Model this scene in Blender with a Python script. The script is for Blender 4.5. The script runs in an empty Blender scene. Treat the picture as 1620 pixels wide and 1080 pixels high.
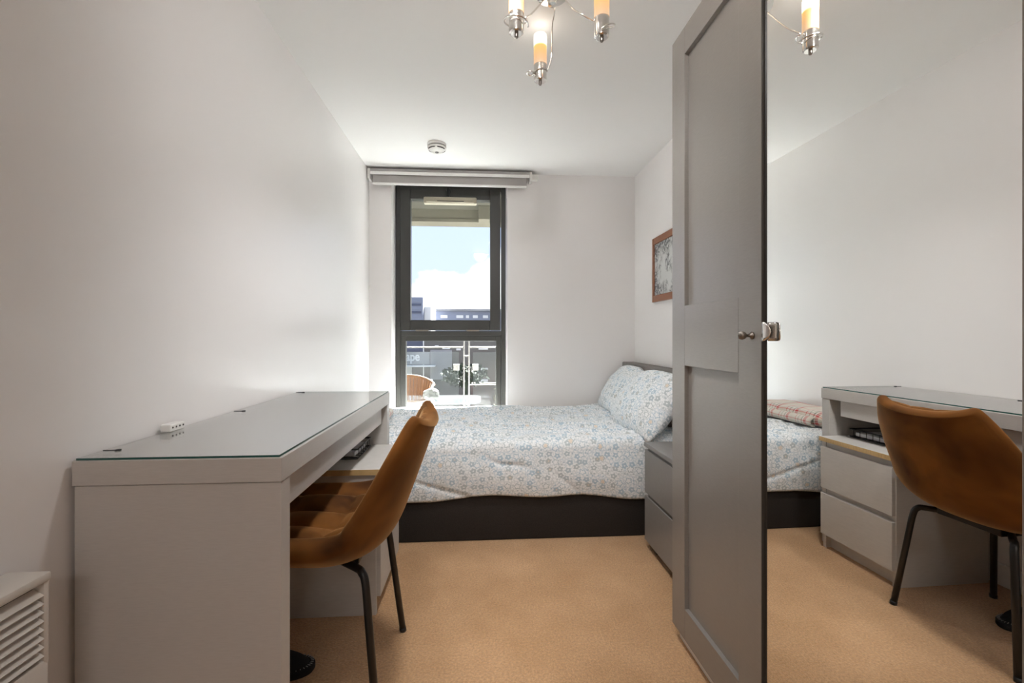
import bpy, bmesh, math, random
from mathutils import Vector, Matrix, noise

scene = bpy.context.scene
C = scene.collection
PI = math.pi
R = math.radians

# ------------------------------------------------------------------ camera
cam_d = bpy.data.cameras.new('camera'); cam = bpy.data.objects.new('camera', cam_d); C.objects.link(cam)
cam_d.sensor_width = 36.0; cam_d.lens = 36.0 * 720.0 / 1620.0
cam_d.shift_y = -7.0 / 1620.0
cam_d.clip_start = 0.02; cam_d.clip_end = 500
cam.location = (0, 0, 1.02)
cam.rotation_euler = (PI / 2, 0, -math.atan2(50, 720))
scene.camera = cam

# ------------------------------------------------------------------ world / sky
w = bpy.data.worlds.new('sky'); scene.world = w; w.use_nodes = True
nt = w.node_tree; nt.nodes.clear()
def wn(t): return nt.nodes.new(t)
tc = wn('ShaderNodeTexCoord'); mp = wn('ShaderNodeMapping'); nz = wn('ShaderNodeTexNoise')
mp.inputs['Location'].default_value = (0.37, 0.0, 0.12); mp.inputs['Scale'].default_value = (1, 1, 1.6)
nz.inputs['Scale'].default_value = 7.0; nz.inputs['Detail'].default_value = 7; nz.inputs['Roughness'].default_value = 0.52
rp = wn('ShaderNodeMapRange'); rp.interpolation_type = 'SMOOTHSTEP'
sep = wn('ShaderNodeSeparateXYZ'); gr = wn('ShaderNodeMapRange')
gr.inputs['From Min'].default_value = 0.0; gr.inputs['From Max'].default_value = 0.6
skyc = wn('ShaderNodeMix'); skyc.data_type = 'RGBA'
skyc.inputs[6].default_value = (0.57, 0.64, 0.84, 1); skyc.inputs[7].default_value = (0.42, 0.56, 0.92, 1)
mixc = wn('ShaderNodeMix'); mixc.data_type = 'RGBA'; mixc.inputs[7].default_value = (1.25, 1.25, 1.26, 1)
bg = wn('ShaderNodeBackground'); out = wn('ShaderNodeOutputWorld'); bg.inputs['Strength'].default_value = 1.4
L = nt.links.new
def wmath(op, a, b_):
    x = wn('ShaderNodeMath'); x.operation = op
    for i, q in enumerate((a, b_)):
        if isinstance(q, (int, float)): x.inputs[i].default_value = q
        elif q is not None: L(q, x.inputs[i])
    return x.outputs[0]
# a bank of cumulus along the horizon, its tops rising and falling round the compass
L(tc.outputs['Generated'], mp.inputs['Vector']); L(mp.outputs['Vector'], nz.inputs['Vector'])
bank = wmath('ADD', wmath('MULTIPLY', wmath('SINE', wmath('MULTIPLY_ADD', sep.outputs['X'], 5.5), None), 0.09), 0.115)
bank.node.inputs[0].links[0].from_node.inputs[0].links[0].from_node.inputs[0].links[0].from_node.inputs[2].default_value = 0.55
bank = wmath('ADD', bank, wmath('MULTIPLY', wmath('SUBTRACT', nz.outputs['Fac'], 0.5), 0.22))
L(wmath('SUBTRACT', bank, sep.outputs['Z']), rp.inputs['Value']); rp.inputs['From Min'].default_value = -0.012; rp.inputs['From Max'].default_value = 0.016
L(tc.outputs['Generated'], sep.inputs[0]); L(sep.outputs['Z'], gr.inputs['Value'])
L(gr.outputs['Result'], skyc.inputs[0]); L(skyc.outputs[2], mixc.inputs[6]); L(rp.outputs['Result'], mixc.inputs[0])
L(mixc.outputs[2], bg.inputs['Color']); L(bg.outputs[0], out.inputs['Surface'])

# ------------------------------------------------------------------ sun, and an added fill lamp in the hallway behind the camera
sd = bpy.data.lights.new('sun', 'SUN'); so = bpy.data.objects.new('sun', sd); C.objects.link(so)
sd.energy = 98.0; sd.color = (1.0, 0.985, 0.98); sd.angle = R(0.6)
so.rotation_euler = Vector((-0.12, -0.80, -0.735)).to_track_quat('-Z', 'Y').to_euler()
hd = bpy.data.lights.new('hall_fill', 'AREA'); ho = bpy.data.objects.new('hall_fill', hd); C.objects.link(ho)
hd.shape = 'RECTANGLE'; hd.size = 1.5; hd.size_y = 0.7; hd.energy = 26.0; hd.color = (1.0, 0.97, 0.95)
ho.location = (0.0, -1.95, 2.22)
ho.rotation_euler = (0, 0, 0)

# fill spots added above the frame to brighten floor and furniture, no real fittings
for nm, loc, pw in (('fill_spot_near', (0.0, 0.45, 2.275), 94.0), ('fill_spot_mid', (0.08, 1.45, 2.275), 102.0)):
    ld = bpy.data.lights.new(nm, 'SPOT'); lo_ = bpy.data.objects.new(nm, ld); C.objects.link(lo_)
    ld.energy = pw; ld.spot_size = R(116 if nm == 'fill_spot_mid' else 112); ld.spot_blend = 1.0; ld.shadow_soft_size = 0.10; ld.color = (1.0, 0.985, 0.975)
    lo_.location = loc; lo_.rotation_euler = (R(16 if nm == 'fill_spot_mid' else 66), 0, 0)

vs = scene.view_settings
vs.view_transform = 'Standard'; vs.look = 'None'; vs.exposure = 0.24; vs.gamma = 1.0; vs.use_curve_mapping = False
try:
    scene.cycles.use_denoising = True
    scene.cycles.denoiser = 'OPENIMAGEDENOISE'
    scene.cycles.max_bounces = 14; scene.cycles.diffuse_bounces = 9; scene.cycles.glossy_bounces = 6
    scene.cycles.transmission_bounces = 8; scene.cycles.transparent_max_bounces = 12
    scene.cycles.sample_clamp_indirect = 60.0
    scene.cycles.caustics_reflective = True; scene.cycles.caustics_refractive = False
except Exception:
    pass

# ================================================================== materials
def new_mat(name):
    m = bpy.data.materials.new(name); m.use_nodes = True
    return m, m.node_tree, m.node_tree.nodes['Principled BSDF']
def pmat(name, col, rough=0.5, metal=0.0, spec=0.5, bump=0.0, bscale=200.0, var=0.0, vscale=6.0, sheen=0.0, stretch=None, coat=0.0):
    m, t, b = new_mat(name)
    b.inputs['Base Color'].default_value = (*col, 1); b.inputs['Roughness'].default_value = rough
    b.inputs['Metallic'].default_value = metal; b.inputs['Specular IOR Level'].default_value = spec
    b.inputs['Sheen Weight'].default_value = sheen; b.inputs['Coat Weight'].default_value = coat
    c = t.nodes.new('ShaderNodeTexCoord'); v = c.outputs['Object']
    if stretch:
        mpn = t.nodes.new('ShaderNodeMapping'); mpn.inputs['Scale'].default_value = stretch
        t.links.new(v, mpn.inputs['Vector']); v = mpn.outputs['Vector']
    if bump:
        n = t.nodes.new('ShaderNodeTexNoise'); n.inputs['Scale'].default_value = bscale; n.inputs['Detail'].default_value = 4
        bp = t.nodes.new('ShaderNodeBump'); bp.inputs['Strength'].default_value = bump; bp.inputs['Distance'].default_value = 0.004
        t.links.new(v, n.inputs['Vector']); t.links.new(n.outputs['Fac'], bp.inputs['Height']); t.links.new(bp.outputs['Normal'], b.inputs['Normal'])
    if var:
        n2 = t.nodes.new('ShaderNodeTexNoise'); n2.inputs['Scale'].default_value = vscale; n2.inputs['Detail'].default_value = 5
        r = t.nodes.new('ShaderNodeMapRange'); r.inputs['From Min'].default_value = 0.3; r.inputs['From Max'].default_value = 0.7
        r.inputs['To Min'].default_value = 1 - var; r.inputs['To Max'].default_value = 1 + var
        x = t.nodes.new('ShaderNodeVectorMath'); x.operation = 'SCALE'; x.inputs[0].default_value = col
        t.links.new(v, n2.inputs['Vector']); t.links.new(n2.outputs['Fac'], r.inputs['Value']); t.links.new(r.outputs['Result'], x.inputs['Scale'])
        t.links.new(x.outputs[0], b.inputs['Base Color'])
    return m

M = {}
M['wall'] = pmat('wall_paint', (0.785, 0.765, 0.755), rough=0.33, spec=0.5, bump=0.06, bscale=26)
M['ceiling'] = pmat('ceiling_paint', (0.82, 0.81, 0.80), rough=0.6, bump=0.03, bscale=30)
M['white'] = pmat('white_gloss', (0.80, 0.79, 0.77), rough=0.35, bump=0.02)
M['white_plastic'] = pmat('white_plastic', (0.74, 0.73, 0.70), rough=0.4, bump=0.02)
M['desk'] = pmat('greige_foil', (0.51, 0.49, 0.465), rough=0.38, bump=0.06, bscale=60, var=0.04, vscale=40, stretch=(1, 1, 12))
M['desk_top'] = pmat('desk_top_foil', (0.66, 0.64, 0.61), rough=0.4, bump=0.04, bscale=60, var=0.03, vscale=40)
M['chest'] = pmat('pale_grey_foil', (0.56, 0.54, 0.51), rough=0.42, bump=0.05, bscale=80, var=0.04, vscale=30, stretch=(1, 1, 8))
M['edge_wood'] = pmat('raw_wood_edge', (0.55, 0.38, 0.17), rough=0.5, bump=0.1, bscale=60, var=0.12, vscale=30, stretch=(1, 6, 1))
M['wardrobe'] = pmat('grey_lacquer', (0.245, 0.227, 0.206), rough=0.34, spec=0.7, bump=0.03, bscale=40, var=0.04, vscale=50, stretch=(1, 1, 6))
M['wardrobe_edge'] = pmat('dark_edge', (0.045, 0.04, 0.034), rough=0.4, bump=0.02)
M['night'] = pmat('grey_foil', (0.215, 0.205, 0.193), rough=0.38, bump=0.03, bscale=60, var=0.03, vscale=40)
M['night_dark'] = pmat('grey_recess', (0.10, 0.095, 0.09), rough=0.5, bump=0.03)
M['black_plastic'] = pmat('black_plastic', (0.012, 0.012, 0.013), rough=0.4, bump=0.02)
M['black_metal'] = pmat('black_powder_coat', (0.012, 0.011, 0.010), rough=0.35, bump=0.05, bscale=400)
M['anthracite'] = pmat('anthracite_aluminium', (0.032, 0.032, 0.028), rough=0.42, bump=0.03, bscale=300)
M['chrome'] = pmat('chrome', (0.78, 0.76, 0.73), rough=0.12, metal=1.0, bump=0.005)
M['nickel'] = pmat('brushed_nickel', (0.26, 0.235, 0.21), rough=0.28, metal=1.0, bump=0.01)
M['bed_base'] = pmat('charcoal_weave', (0.019, 0.0145, 0.012), rough=0.85, bump=0.4, bscale=600, var=0.35, vscale=250)
M['headboard'] = pmat('grey_weave', (0.21, 0.195, 0.185), rough=0.85, bump=0.4, bscale=600, var=0.15, vscale=250)
M['mattress'] = pmat('mattress_white', (0.7, 0.7, 0.68), rough=0.8, bump=0.1)
M['frame_wood'] = pmat('reddish_wood', (0.25, 0.095, 0.04), rough=0.4, bump=0.1, bscale=60, var=0.25, vscale=20, stretch=(1, 8, 8))
M['blind'] = pmat('grey_blind_fabric', (0.36, 0.34, 0.33), rough=0.8, bump=0.1, bscale=500)
M['alu'] = pmat('white_aluminium', (0.75, 0.74, 0.72), rough=0.35, bump=0.01)
M['vent'] = pmat('cream_vent', (0.40, 0.365, 0.28), rough=0.45, bump=0.02)
M['paper'] = pmat('paper', (0.62, 0.63, 0.66), rough=0.6, bump=0.02)
M['heater'] = pmat('heater_enamel', (0.66, 0.62, 0.57), rough=0.4, bump=0.02)
M['heater_dark'] = pmat('heater_inside', (0.05, 0.045, 0.04), rough=0.6, bump=0.02)
M['slipper'] = pmat('black_felt', (0.008, 0.009, 0.011), rough=0.9, bump=0.4, bscale=400)
M['stitch'] = pmat('grey_thread', (0.30, 0.30, 0.30), rough=0.8, bump=0.05)
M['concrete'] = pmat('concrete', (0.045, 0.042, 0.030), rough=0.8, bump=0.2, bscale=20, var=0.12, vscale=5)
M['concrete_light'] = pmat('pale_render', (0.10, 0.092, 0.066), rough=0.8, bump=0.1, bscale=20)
M['tile'] = pmat('balcony_tile', (0.60, 0.585, 0.56), rough=0.7, bump=0.1)
M['rail'] = pmat('steel_rail', (0.16, 0.155, 0.145), rough=0.4, metal=0.6, bump=0.01)
M['wicker'] = pmat('brown_wicker', (0.16, 0.075, 0.03), rough=0.55, bump=0.3, bscale=120, var=0.3, vscale=90)
M['grey_tube'] = pmat('grey_tube', (0.22, 0.22, 0.21), rough=0.35, metal=0.4, bump=0.01)
M['b_blue'] = pmat('blue_cladding', (0.17, 0.19, 0.25), rough=0.5, var=0.12, vscale=0.4)
M['b_navy'] = pmat('navy_cladding', (0.05, 0.06, 0.10), rough=0.4, var=0.15, vscale=0.6)
M['b_dark'] = pmat('dark_glazing', (0.08, 0.075, 0.07), rough=0.3, var=0.2, vscale=0.9)
M['b_grey'] = pmat('grey_facade', (0.28, 0.28, 0.28), rough=0.7, var=0.15, vscale=0.5)
M['b_pale'] = pmat('pale_facade', (0.62, 0.62, 0.60), rough=0.7, var=0.08, vscale=0.5)
M['b_brick'] = pmat('brown_facade', (0.16, 0.115, 0.09), rough=0.8, var=0.3, vscale=2)
M['asphalt'] = pmat('street', (0.012, 0.012, 0.012), rough=0.9, var=0.1, vscale=0.3)
M['white_cloth'] = pmat('grey_white_cloth', (0.12, 0.12, 0.11), rough=0.9, bump=0.1)
M['leaf'] = pmat('foliage', (0.03, 0.04, 0.02), rough=0.8, var=0.4, vscale=3)
M['leaf_pale'] = pmat('pale_plumes', (0.10, 0.08, 0.05), rough=0.9, var=0.2, vscale=30)
M['car_paint'] = pmat('silver_paint', (0.5, 0.5, 0.5), rough=0.3, var=0.02)

# carpet
def carpet():
    m, t, b = new_mat('tan_carpet'); n = t.nodes; l = t.links.new
    c = n.new('ShaderNodeTexCoord')
    a = n.new('ShaderNodeTexNoise'); a.inputs['Scale'].default_value = 5; a.inputs['Detail'].default_value = 6
    f = n.new('ShaderNodeTexNoise'); f.inputs['Scale'].default_value = 130; f.inputs['Detail'].default_value = 4; f.inputs['Roughness'].default_value = 0.7
    g = n.new('ShaderNodeTexVoronoi'); g.inputs['Scale'].default_value = 190
    for q in (a, f, g): l(c.outputs['Object'], q.inputs['Vector'])
    r1 = n.new('ShaderNodeValToRGB'); r1.color_ramp.elements[0].position = 0.3; r1.color_ramp.elements[1].position = 0.7
    r1.color_ramp.elements[0].color = (0.485, 0.285, 0.140, 1); r1.color_ramp.elements[1].color = (0.595, 0.365, 0.195, 1)
    l(a.outputs['Fac'], r1.inputs['Fac'])
    r2 = n.new('ShaderNodeMapRange'); r2.inputs['From Min'].default_value = 0.3; r2.inputs['From Max'].default_value = 0.7
    r2.inputs['To Min'].default_value = 0.70; r2.inputs['To Max'].default_value = 1.18
    l(f.outputs['Fac'], r2.inputs['Value'])
    s = n.new('ShaderNodeVectorMath'); s.operation = 'SCALE'; l(r1.outputs['Color'], s.inputs[0]); l(r2.outputs['Result'], s.inputs['Scale'])
    l(s.outputs[0], b.inputs['Base Color'])
    bp = n.new('ShaderNodeBump'); bp.inputs['Strength'].default_value = 0.55; bp.inputs['Distance'].default_value = 0.004
    ad = n.new('ShaderNodeMath'); ad.operation = 'ADD'; l(f.outputs['Fac'], ad.inputs[0]); l(g.outputs['Distance'], ad.inputs[1])
    l(ad.outputs[0], bp.inputs['Height']); l(bp.outputs['Normal'], b.inputs['Normal'])
    b.inputs['Roughness'].default_value = 0.95; b.inputs['Sheen Weight'].default_value = 0.25; b.inputs['Specular IOR Level'].default_value = 0.1
    return m
M['carpet'] = carpet()

# velvet
def velvet():
    m, t, b = new_mat('mustard_velvet'); n = t.nodes; l = t.links.new
    c = n.new('ShaderNodeTexCoord')
    a = n.new('ShaderNodeTexNoise'); a.inputs['Scale'].default_value = 4.5; a.inputs['Detail'].default_value = 3; a.inputs['Distortion'].default_value = 0.4
    l(c.outputs['Object'], a.inputs['Vector'])
    r = n.new('ShaderNodeValToRGB'); r.color_ramp.elements[0].position = 0.36; r.color_ramp.elements[1].position = 0.66
    r.color_ramp.elements[0].color = (0.050, 0.017, 0.004, 1); r.color_ramp.elements[1].color = (0.23, 0.086, 0.015, 1)
    l(a.outputs['Fac'], r.inputs['Fac']); l(r.outputs['Color'], b.inputs['Base Color'])
    b.inputs['Roughness'].default_value = 0.75; b.inputs['Specular IOR Level'].default_value = 0.15
    b.inputs['Sheen Weight'].default_value = 0.6; b.inputs['Sheen Roughness'].default_value = 0.35; b.inputs['Sheen Tint'].default_value = (1, 0.62, 0.28, 1)
    f = n.new('ShaderNodeTexNoise'); f.inputs['Scale'].default_value = 500
    l(c.outputs['Object'], f.inputs['Vector'])
    bp = n.new('ShaderNodeBump'); bp.inputs['Strength'].default_value = 0.15; bp.inputs['Distance'].default_value = 0.002
    l(f.outputs['Fac'], bp.inputs['Height']); l(bp.outputs['Normal'], b.inputs['Normal'])
    return m
M['velvet'] = velvet()

# flowered bedding, mapped on the cloth's own UVs (metres)
def bedding():
    m, t, b = new_mat('flowered_cotton'); n = t.nodes; l = t.links.new
    uv = n.new('ShaderNodeUVMap')
    def math_(op, a, bb=None, clamp=False):
        x = n.new('ShaderNodeMath'); x.operation = op; x.use_clamp = clamp
        for i, q in enumerate((a, bb)):
            if q is None: continue
            if isinstance(q, (int, float)): x.inputs[i].default_value = q
            else: l(q, x.inputs[i])
        return x.outputs[0]
    def band(v, c0, wdt, soft):
        d = math_('ABSOLUTE', math_('SUBTRACT', v, c0))
        mr = n.new('ShaderNodeMapRange'); mr.interpolation_type = 'SMOOTHSTEP'
        l(d, mr.inputs['Value']); mr.inputs['From Min'].default_value = wdt - soft; mr.inputs['From Max'].default_value = wdt + soft
        mr.inputs['To Min'].default_value = 1; mr.inputs['To Max'].default_value = 0
        return mr.outputs[0]
    wob = n.new('ShaderNodeTexNoise'); wob.noise_dimensions = '2D'; wob.inputs['Scale'].default_value = 70; l(uv.outputs[0], wob.inputs['Vector'])
    mixv = n.new('ShaderNodeVectorMath'); mixv.operation = 'MULTIPLY_ADD'; l(wob.outputs['Color'], mixv.inputs[0])
    mixv.inputs[1].default_value = (0.010, 0.010, 0); l(uv.outputs[0], mixv.inputs[2])
    v1 = n.new('ShaderNodeTexVoronoi'); v1.voronoi_dimensions = '2D'; v1.inputs['Scale'].default_value = 21; v1.inputs['Randomness'].default_value = 0.85
    v2 = n.new('ShaderNodeTexVoronoi'); v2.voronoi_dimensions = '2D'; v2.feature = 'DISTANCE_TO_EDGE'; v2.inputs['Scale'].default_value = 58
    v3 = n.new('ShaderNodeTexVoronoi'); v3.voronoi_dimensions = '2D'; v3.inputs['Scale'].default_value = 60
    for v in (v1, v2, v3): l(mixv.outputs[0], v.inputs['Vector'])
    sc1 = n.new('ShaderNodeSeparateColor'); l(v1.outputs['Color'], sc1.inputs[0])
    sc3 = n.new('ShaderNodeSeparateColor'); l(v3.outputs['Color'], sc3.inputs[0])
    df = n.new('ShaderNodeVectorMath'); df.operation = 'SUBTRACT'; l(mixv.outputs[0], df.inputs[0]); l(v1.outputs['Position'], df.inputs[1])
    sx = n.new('ShaderNodeSeparateXYZ'); l(df.outputs[0], sx.inputs[0])
    ang = math_('ADD', math_('MULTIPLY', math_('ARCTAN2', sx.outputs[1], sx.outputs[0]), 5.0), math_('MULTIPLY', sc1.outputs[1], 6.0))
    dist = math_('SUBTRACT', v1.outputs['Distance'], math_('MULTIPLY', math_('COSINE', ang), 0.055))
    ring = band(dist, 0.30, 0.055, 0.04)
    flower = math_('MULTIPLY', band(dist, 0.0, 0.32, 0.05), math_('GREATER_THAN', sc1.outputs[0], 0.40))
    core = band(v1.outputs['Distance'], 0.0, 0.09, 0.03)
    flower = math_('MULTIPLY', flower, math_('SUBTRACT', 1.0, core))
    ring = math_('MULTIPLY', ring, math_('LESS_THAN', sc1.outputs[0], 0.40))
    outside = math_('GREATER_THAN', v1.outputs['Distance'], 0.42)
    curl = math_('MULTIPLY', math_('MULTIPLY', band(v2.outputs['Distance'], 0.10, 0.05, 0.04), outside), 0.85)
    dots = math_('MULTIPLY', math_('MULTIPLY', band(v3.outputs['Distance'], 0, 0.25, 0.05), outside), math_('GREATER_THAN', sc3.outputs[1], 0.6))
    fac = math_('MAXIMUM', math_('MAXIMUM', ring, flower), math_('MAXIMUM', curl, dots), True)
    inkr = n.new('ShaderNodeValToRGB'); e = inkr.color_ramp.elements
    e[0].color = (0.34, 0.48, 0.58, 1); e[1].color = (0.40, 0.46, 0.48, 1); e[0].position = 0.3; e[1].position = 0.7
    l(sc1.outputs[1], inkr.inputs['Fac'])
    pe = n.new('ShaderNodeMix'); pe.data_type = 'RGBA'; pe.inputs[6].default_value = (0.83, 0.85, 0.86, 1); pe.inputs[7].default_value = (0.74, 0.66, 0.57, 1)
    l(math_('MULTIPLY', math_('GREATER_THAN', sc1.outputs[2], 0.86), band(v1.outputs['Distance'], 0, 0.25, 0.08)), pe.inputs[0])
    mx = n.new('ShaderNodeMix'); mx.data_type = 'RGBA'; l(pe.outputs[2], mx.inputs[6]); l(inkr.outputs['Color'], mx.inputs[7])
    l(math_('MULTIPLY', fac, 0.80), mx.inputs[0]); l(mx.outputs[2], b.inputs['Base Color'])
    b.inputs['Roughness'].default_value = 0.85; b.inputs['Specular IOR Level'].default_value = 0.2; b.inputs['Sheen Weight'].default_value = 0.1
    return m
M['bedding'] = bedding()

def tartan():
    m, t, b = new_mat('tartan_wool'); n = t.nodes; l = t.links.new
    uv = n.new('ShaderNodeUVMap'); sp = n.new('ShaderNodeSeparateXYZ'); l(uv.outputs[0], sp.inputs[0])
    cols = []
    for ax in (0, 1):
        mul = n.new('ShaderNodeMath'); mul.operation = 'MULTIPLY'; mul.inputs[1].default_value = 6.5; l(sp.outputs[ax], mul.inputs[0])
        fr = n.new('ShaderNodeMath'); fr.operation = 'FRACT'; l(mul.outputs[0], fr.inputs[0])
        r = n.new('ShaderNodeValToRGB'); cr = r.color_ramp; cr.interpolation = 'CONSTANT'
        stops = [(0.0, (0.62, 0.57, 0.48)), (0.22, (0.50, 0.05, 0.05)), (0.36, (0.70, 0.66, 0.60)), (0.42, (0.16, 0.17, 0.13)),
                 (0.48, (0.66, 0.62, 0.55)), (0.62, (0.22, 0.24, 0.20)), (0.66, (0.66, 0.62, 0.55)), (0.78, (0.55, 0.09, 0.08)), (0.82, (0.64, 0.60, 0.52))]
        cr.elements[0].position = 0; cr.elements[0].color = (*stops[0][1], 1)
        cr.elements[1].position = stops[1][0]; cr.elements[1].color = (*stops[1][1], 1)
        for p, cc in stops[2:]:
            el = cr.elements.new(p); el.color = (*cc, 1)
        l(fr.outputs[0], r.inputs['Fac']); cols.append(r.outputs['Color'])
    mx = n.new('ShaderNodeMix'); mx.data_type = 'RGBA'; mx.inputs[0].default_value = 0.5; l(cols[0], mx.inputs[6]); l(cols[1], mx.inputs[7])
    l(mx.outputs[2], b.inputs['Base Color']); b.inputs['Roughness'].default_value = 0.95; b.inputs['Sheen Weight'].default_value = 0.3
    return m
M['tartan'] = tartan()

def sketch():
    m, t, b = new_mat('ink_city_sketch'); n = t.nodes; l = t.links.new
    c = n.new('ShaderNodeTexCoord'); mpn = n.new('ShaderNodeMapping'); mpn.inputs['Scale'].default_value = (1, 1, 0.6)
    l(c.outputs['Object'], mpn.inputs['Vector'])
    v = n.new('ShaderNodeTexVoronoi'); v.feature = 'DISTANCE_TO_EDGE'; v.inputs['Scale'].default_value = 42; v.distance = 'EUCLIDEAN'
    z = n.new('ShaderNodeTexNoise'); z.inputs['Scale'].default_value = 60; z.inputs['Detail'].default_value = 6
    l(mpn.outputs[0], v.inputs['Vector']); l(mpn.outputs[0], z.inputs['Vector'])
    r = n.new('ShaderNodeMath'); r.operation = 'LESS_THAN'; r.inputs[1].default_value = 0.10; l(v.outputs['Distance'], r.inputs[0])
    r2 = n.new('ShaderNodeMath'); r2.operation = 'LESS_THAN'; r2.inputs[1].default_value = 0.47; l(z.outputs['Fac'], r2.inputs[0])
    big = n.new('ShaderNodeTexNoise'); big.inputs['Scale'].default_value = 9; l(c.outputs['Object'], big.inputs['Vector'])
    r3 = n.new('ShaderNodeMapRange'); r3.inputs['From Min'].default_value = 0.4; r3.inputs['From Max'].default_value = 0.55; l(big.outputs['Fac'], r3.inputs['Value'])
    a = n.new('ShaderNodeMath'); a.operation = 'MAXIMUM'; l(r.outputs[0], a.inputs[0]); l(r2.outputs[0], a.inputs[1])
    k = n.new('ShaderNodeMath'); k.operation = 'MULTIPLY'; l(a.outputs[0], k.inputs[0]); l(r3.outputs[0], k.inputs[1])
    mx = n.new('ShaderNodeMix'); mx.data_type = 'RGBA'; mx.inputs[6].default_value = (0.55, 0.56, 0.55, 1); mx.inputs[7].default_value = (0.09, 0.095, 0.10, 1)
    l(k.outputs[0], mx.inputs[0]); l(mx.outputs[2], b.inputs['Base Color']); b.inputs['Roughness'].default_value = 0.3
    return m
M['sketch'] = sketch()

def glass(name, tint=(1, 1, 1), haze=0.0, refl=0.03, rough=0.0):
    m = bpy.data.materials.new(name); m.use_nodes = True; t = m.node_tree; t.nodes.clear()
    o = t.nodes.new('ShaderNodeOutputMaterial'); tr = t.nodes.new('ShaderNodeBsdfTransparent'); tr.inputs[0].default_value = (*tint, 1)
    g = t.nodes.new('ShaderNodeBsdfGlossy'); g.inputs['Roughness'].default_value = rough
    lw = t.nodes.new('ShaderNodeLayerWeight'); lw.inputs['Blend'].default_value = 0.5
    pw = t.nodes.new('ShaderNodeMath'); pw.operation = 'POWER'; pw.inputs[1].default_value = 5.0; t.links.new(lw.outputs['Facing'], pw.inputs[0])
    f = t.nodes.new('ShaderNodeMath'); f.operation = 'MULTIPLY_ADD'; f.inputs[1].default_value = 0.95; f.inputs[2].default_value = refl; t.links.new(pw.outputs[0], f.inputs[0])
    mx = t.nodes.new('ShaderNodeMixShader'); t.links.new(f.outputs[0], mx.inputs[0])
    src = tr.outputs[0]
    if haze:
        d = t.nodes.new('ShaderNodeBsdfTranslucent'); d.inputs[0].default_value = (0.8, 0.82, 0.82, 1)
        d2 = t.nodes.new('ShaderNodeBsdfDiffuse'); d2.inputs[0].default_value = (0.8, 0.82, 0.82, 1)
        m1 = t.nodes.new('ShaderNodeMixShader'); m1.inputs[0].default_value = 0.5; t.links.new(d.outputs[0], m1.inputs[1]); t.links.new(d2.outputs[0], m1.inputs[2])
        m2 = t.nodes.new('ShaderNodeMixShader'); m2.inputs[0].default_value = haze; t.links.new(src, m2.inputs[1]); t.links.new(m1.outputs[0], m2.inputs[2]); src = m2.outputs[0]
    t.links.new(src, mx.inputs[1]); t.links.new(g.outputs[0], mx.inputs[2]); t.links.new(mx.outputs[0], o.inputs[0])
    return m
M['window_glass'] = glass('window_glass', (0.97, 0.985, 0.98), refl=0.01)
M['rail_glass'] = glass('hazy_rail_glass', (0.85, 0.88, 0.87), haze=0.006, refl=0.003)
M['table_glass'] = glass('hazy_table_glass', (0.8, 0.84, 0.84), haze=0.02)
M['desk_glass'] = glass('desk_glass', (0.985, 0.99, 0.985), refl=0.17)
M['glass_edge'] = pmat('green_glass_edge', (0.02, 0.09, 0.075), rough=0.15, bump=0.005)

def mirror_mat():
    m, t, b = new_mat('silver_mirror'); b.inputs['Metallic'].default_value = 1; b.inputs['Roughness'].default_value = 0.0
    b.inputs['Base Color'].default_value = (0.90, 0.90, 0.885, 1); return m
M['mirror'] = mirror_mat()

def lamp_glass():
    m, t, b = new_mat('lit_frosted_glass'); n = t.nodes; l = t.links.new
    c = n.new('ShaderNodeTexCoord'); sp = n.new('ShaderNodeSeparateXYZ'); l(c.outputs['Generated'], sp.inputs[0])
    r = n.new('ShaderNodeValToRGB'); e = r.color_ramp.elements
    e[0].position = 0.0; e[0].color = (0.66, 0.46, 0.30, 1); e[1].position = 1.0; e[1].color = (1.0, 0.90, 0.77, 1)
    for p, cc in ((0.30, (0.78, 0.45, 0.20, 1)), (0.56, (0.98, 0.52, 0.14, 1)), (0.66, (1.0, 0.88, 0.70, 1))):
        q = e.new(p); q.color = cc
    s = n.new('ShaderNodeValToRGB'); q = s.color_ramp.elements; q[0].position = 0.56; q[0].color = (0.20, 0.20, 0.20, 1); q[1].position = 0.70; q[1].color = (1, 1, 1, 1)
    l(sp.outputs[2], r.inputs['Fac']); l(sp.outputs[2], s.inputs['Fac'])
    k = n.new('ShaderNodeMath'); k.operation = 'MULTIPLY'; k.inputs[1].default_value = 4.5; l(s.outputs['Color'], k.inputs[0])
    l(r.outputs['Color'], b.inputs['Emission Color']); l(k.outputs[0], b.inputs['Emission Strength'])
    b.inputs['Base Color'].default_value = (0.22, 0.12, 0.06, 1); b.inputs['Roughness'].default_value = 0.35
    return m
M['lamp'] = lamp_glass()

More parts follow.
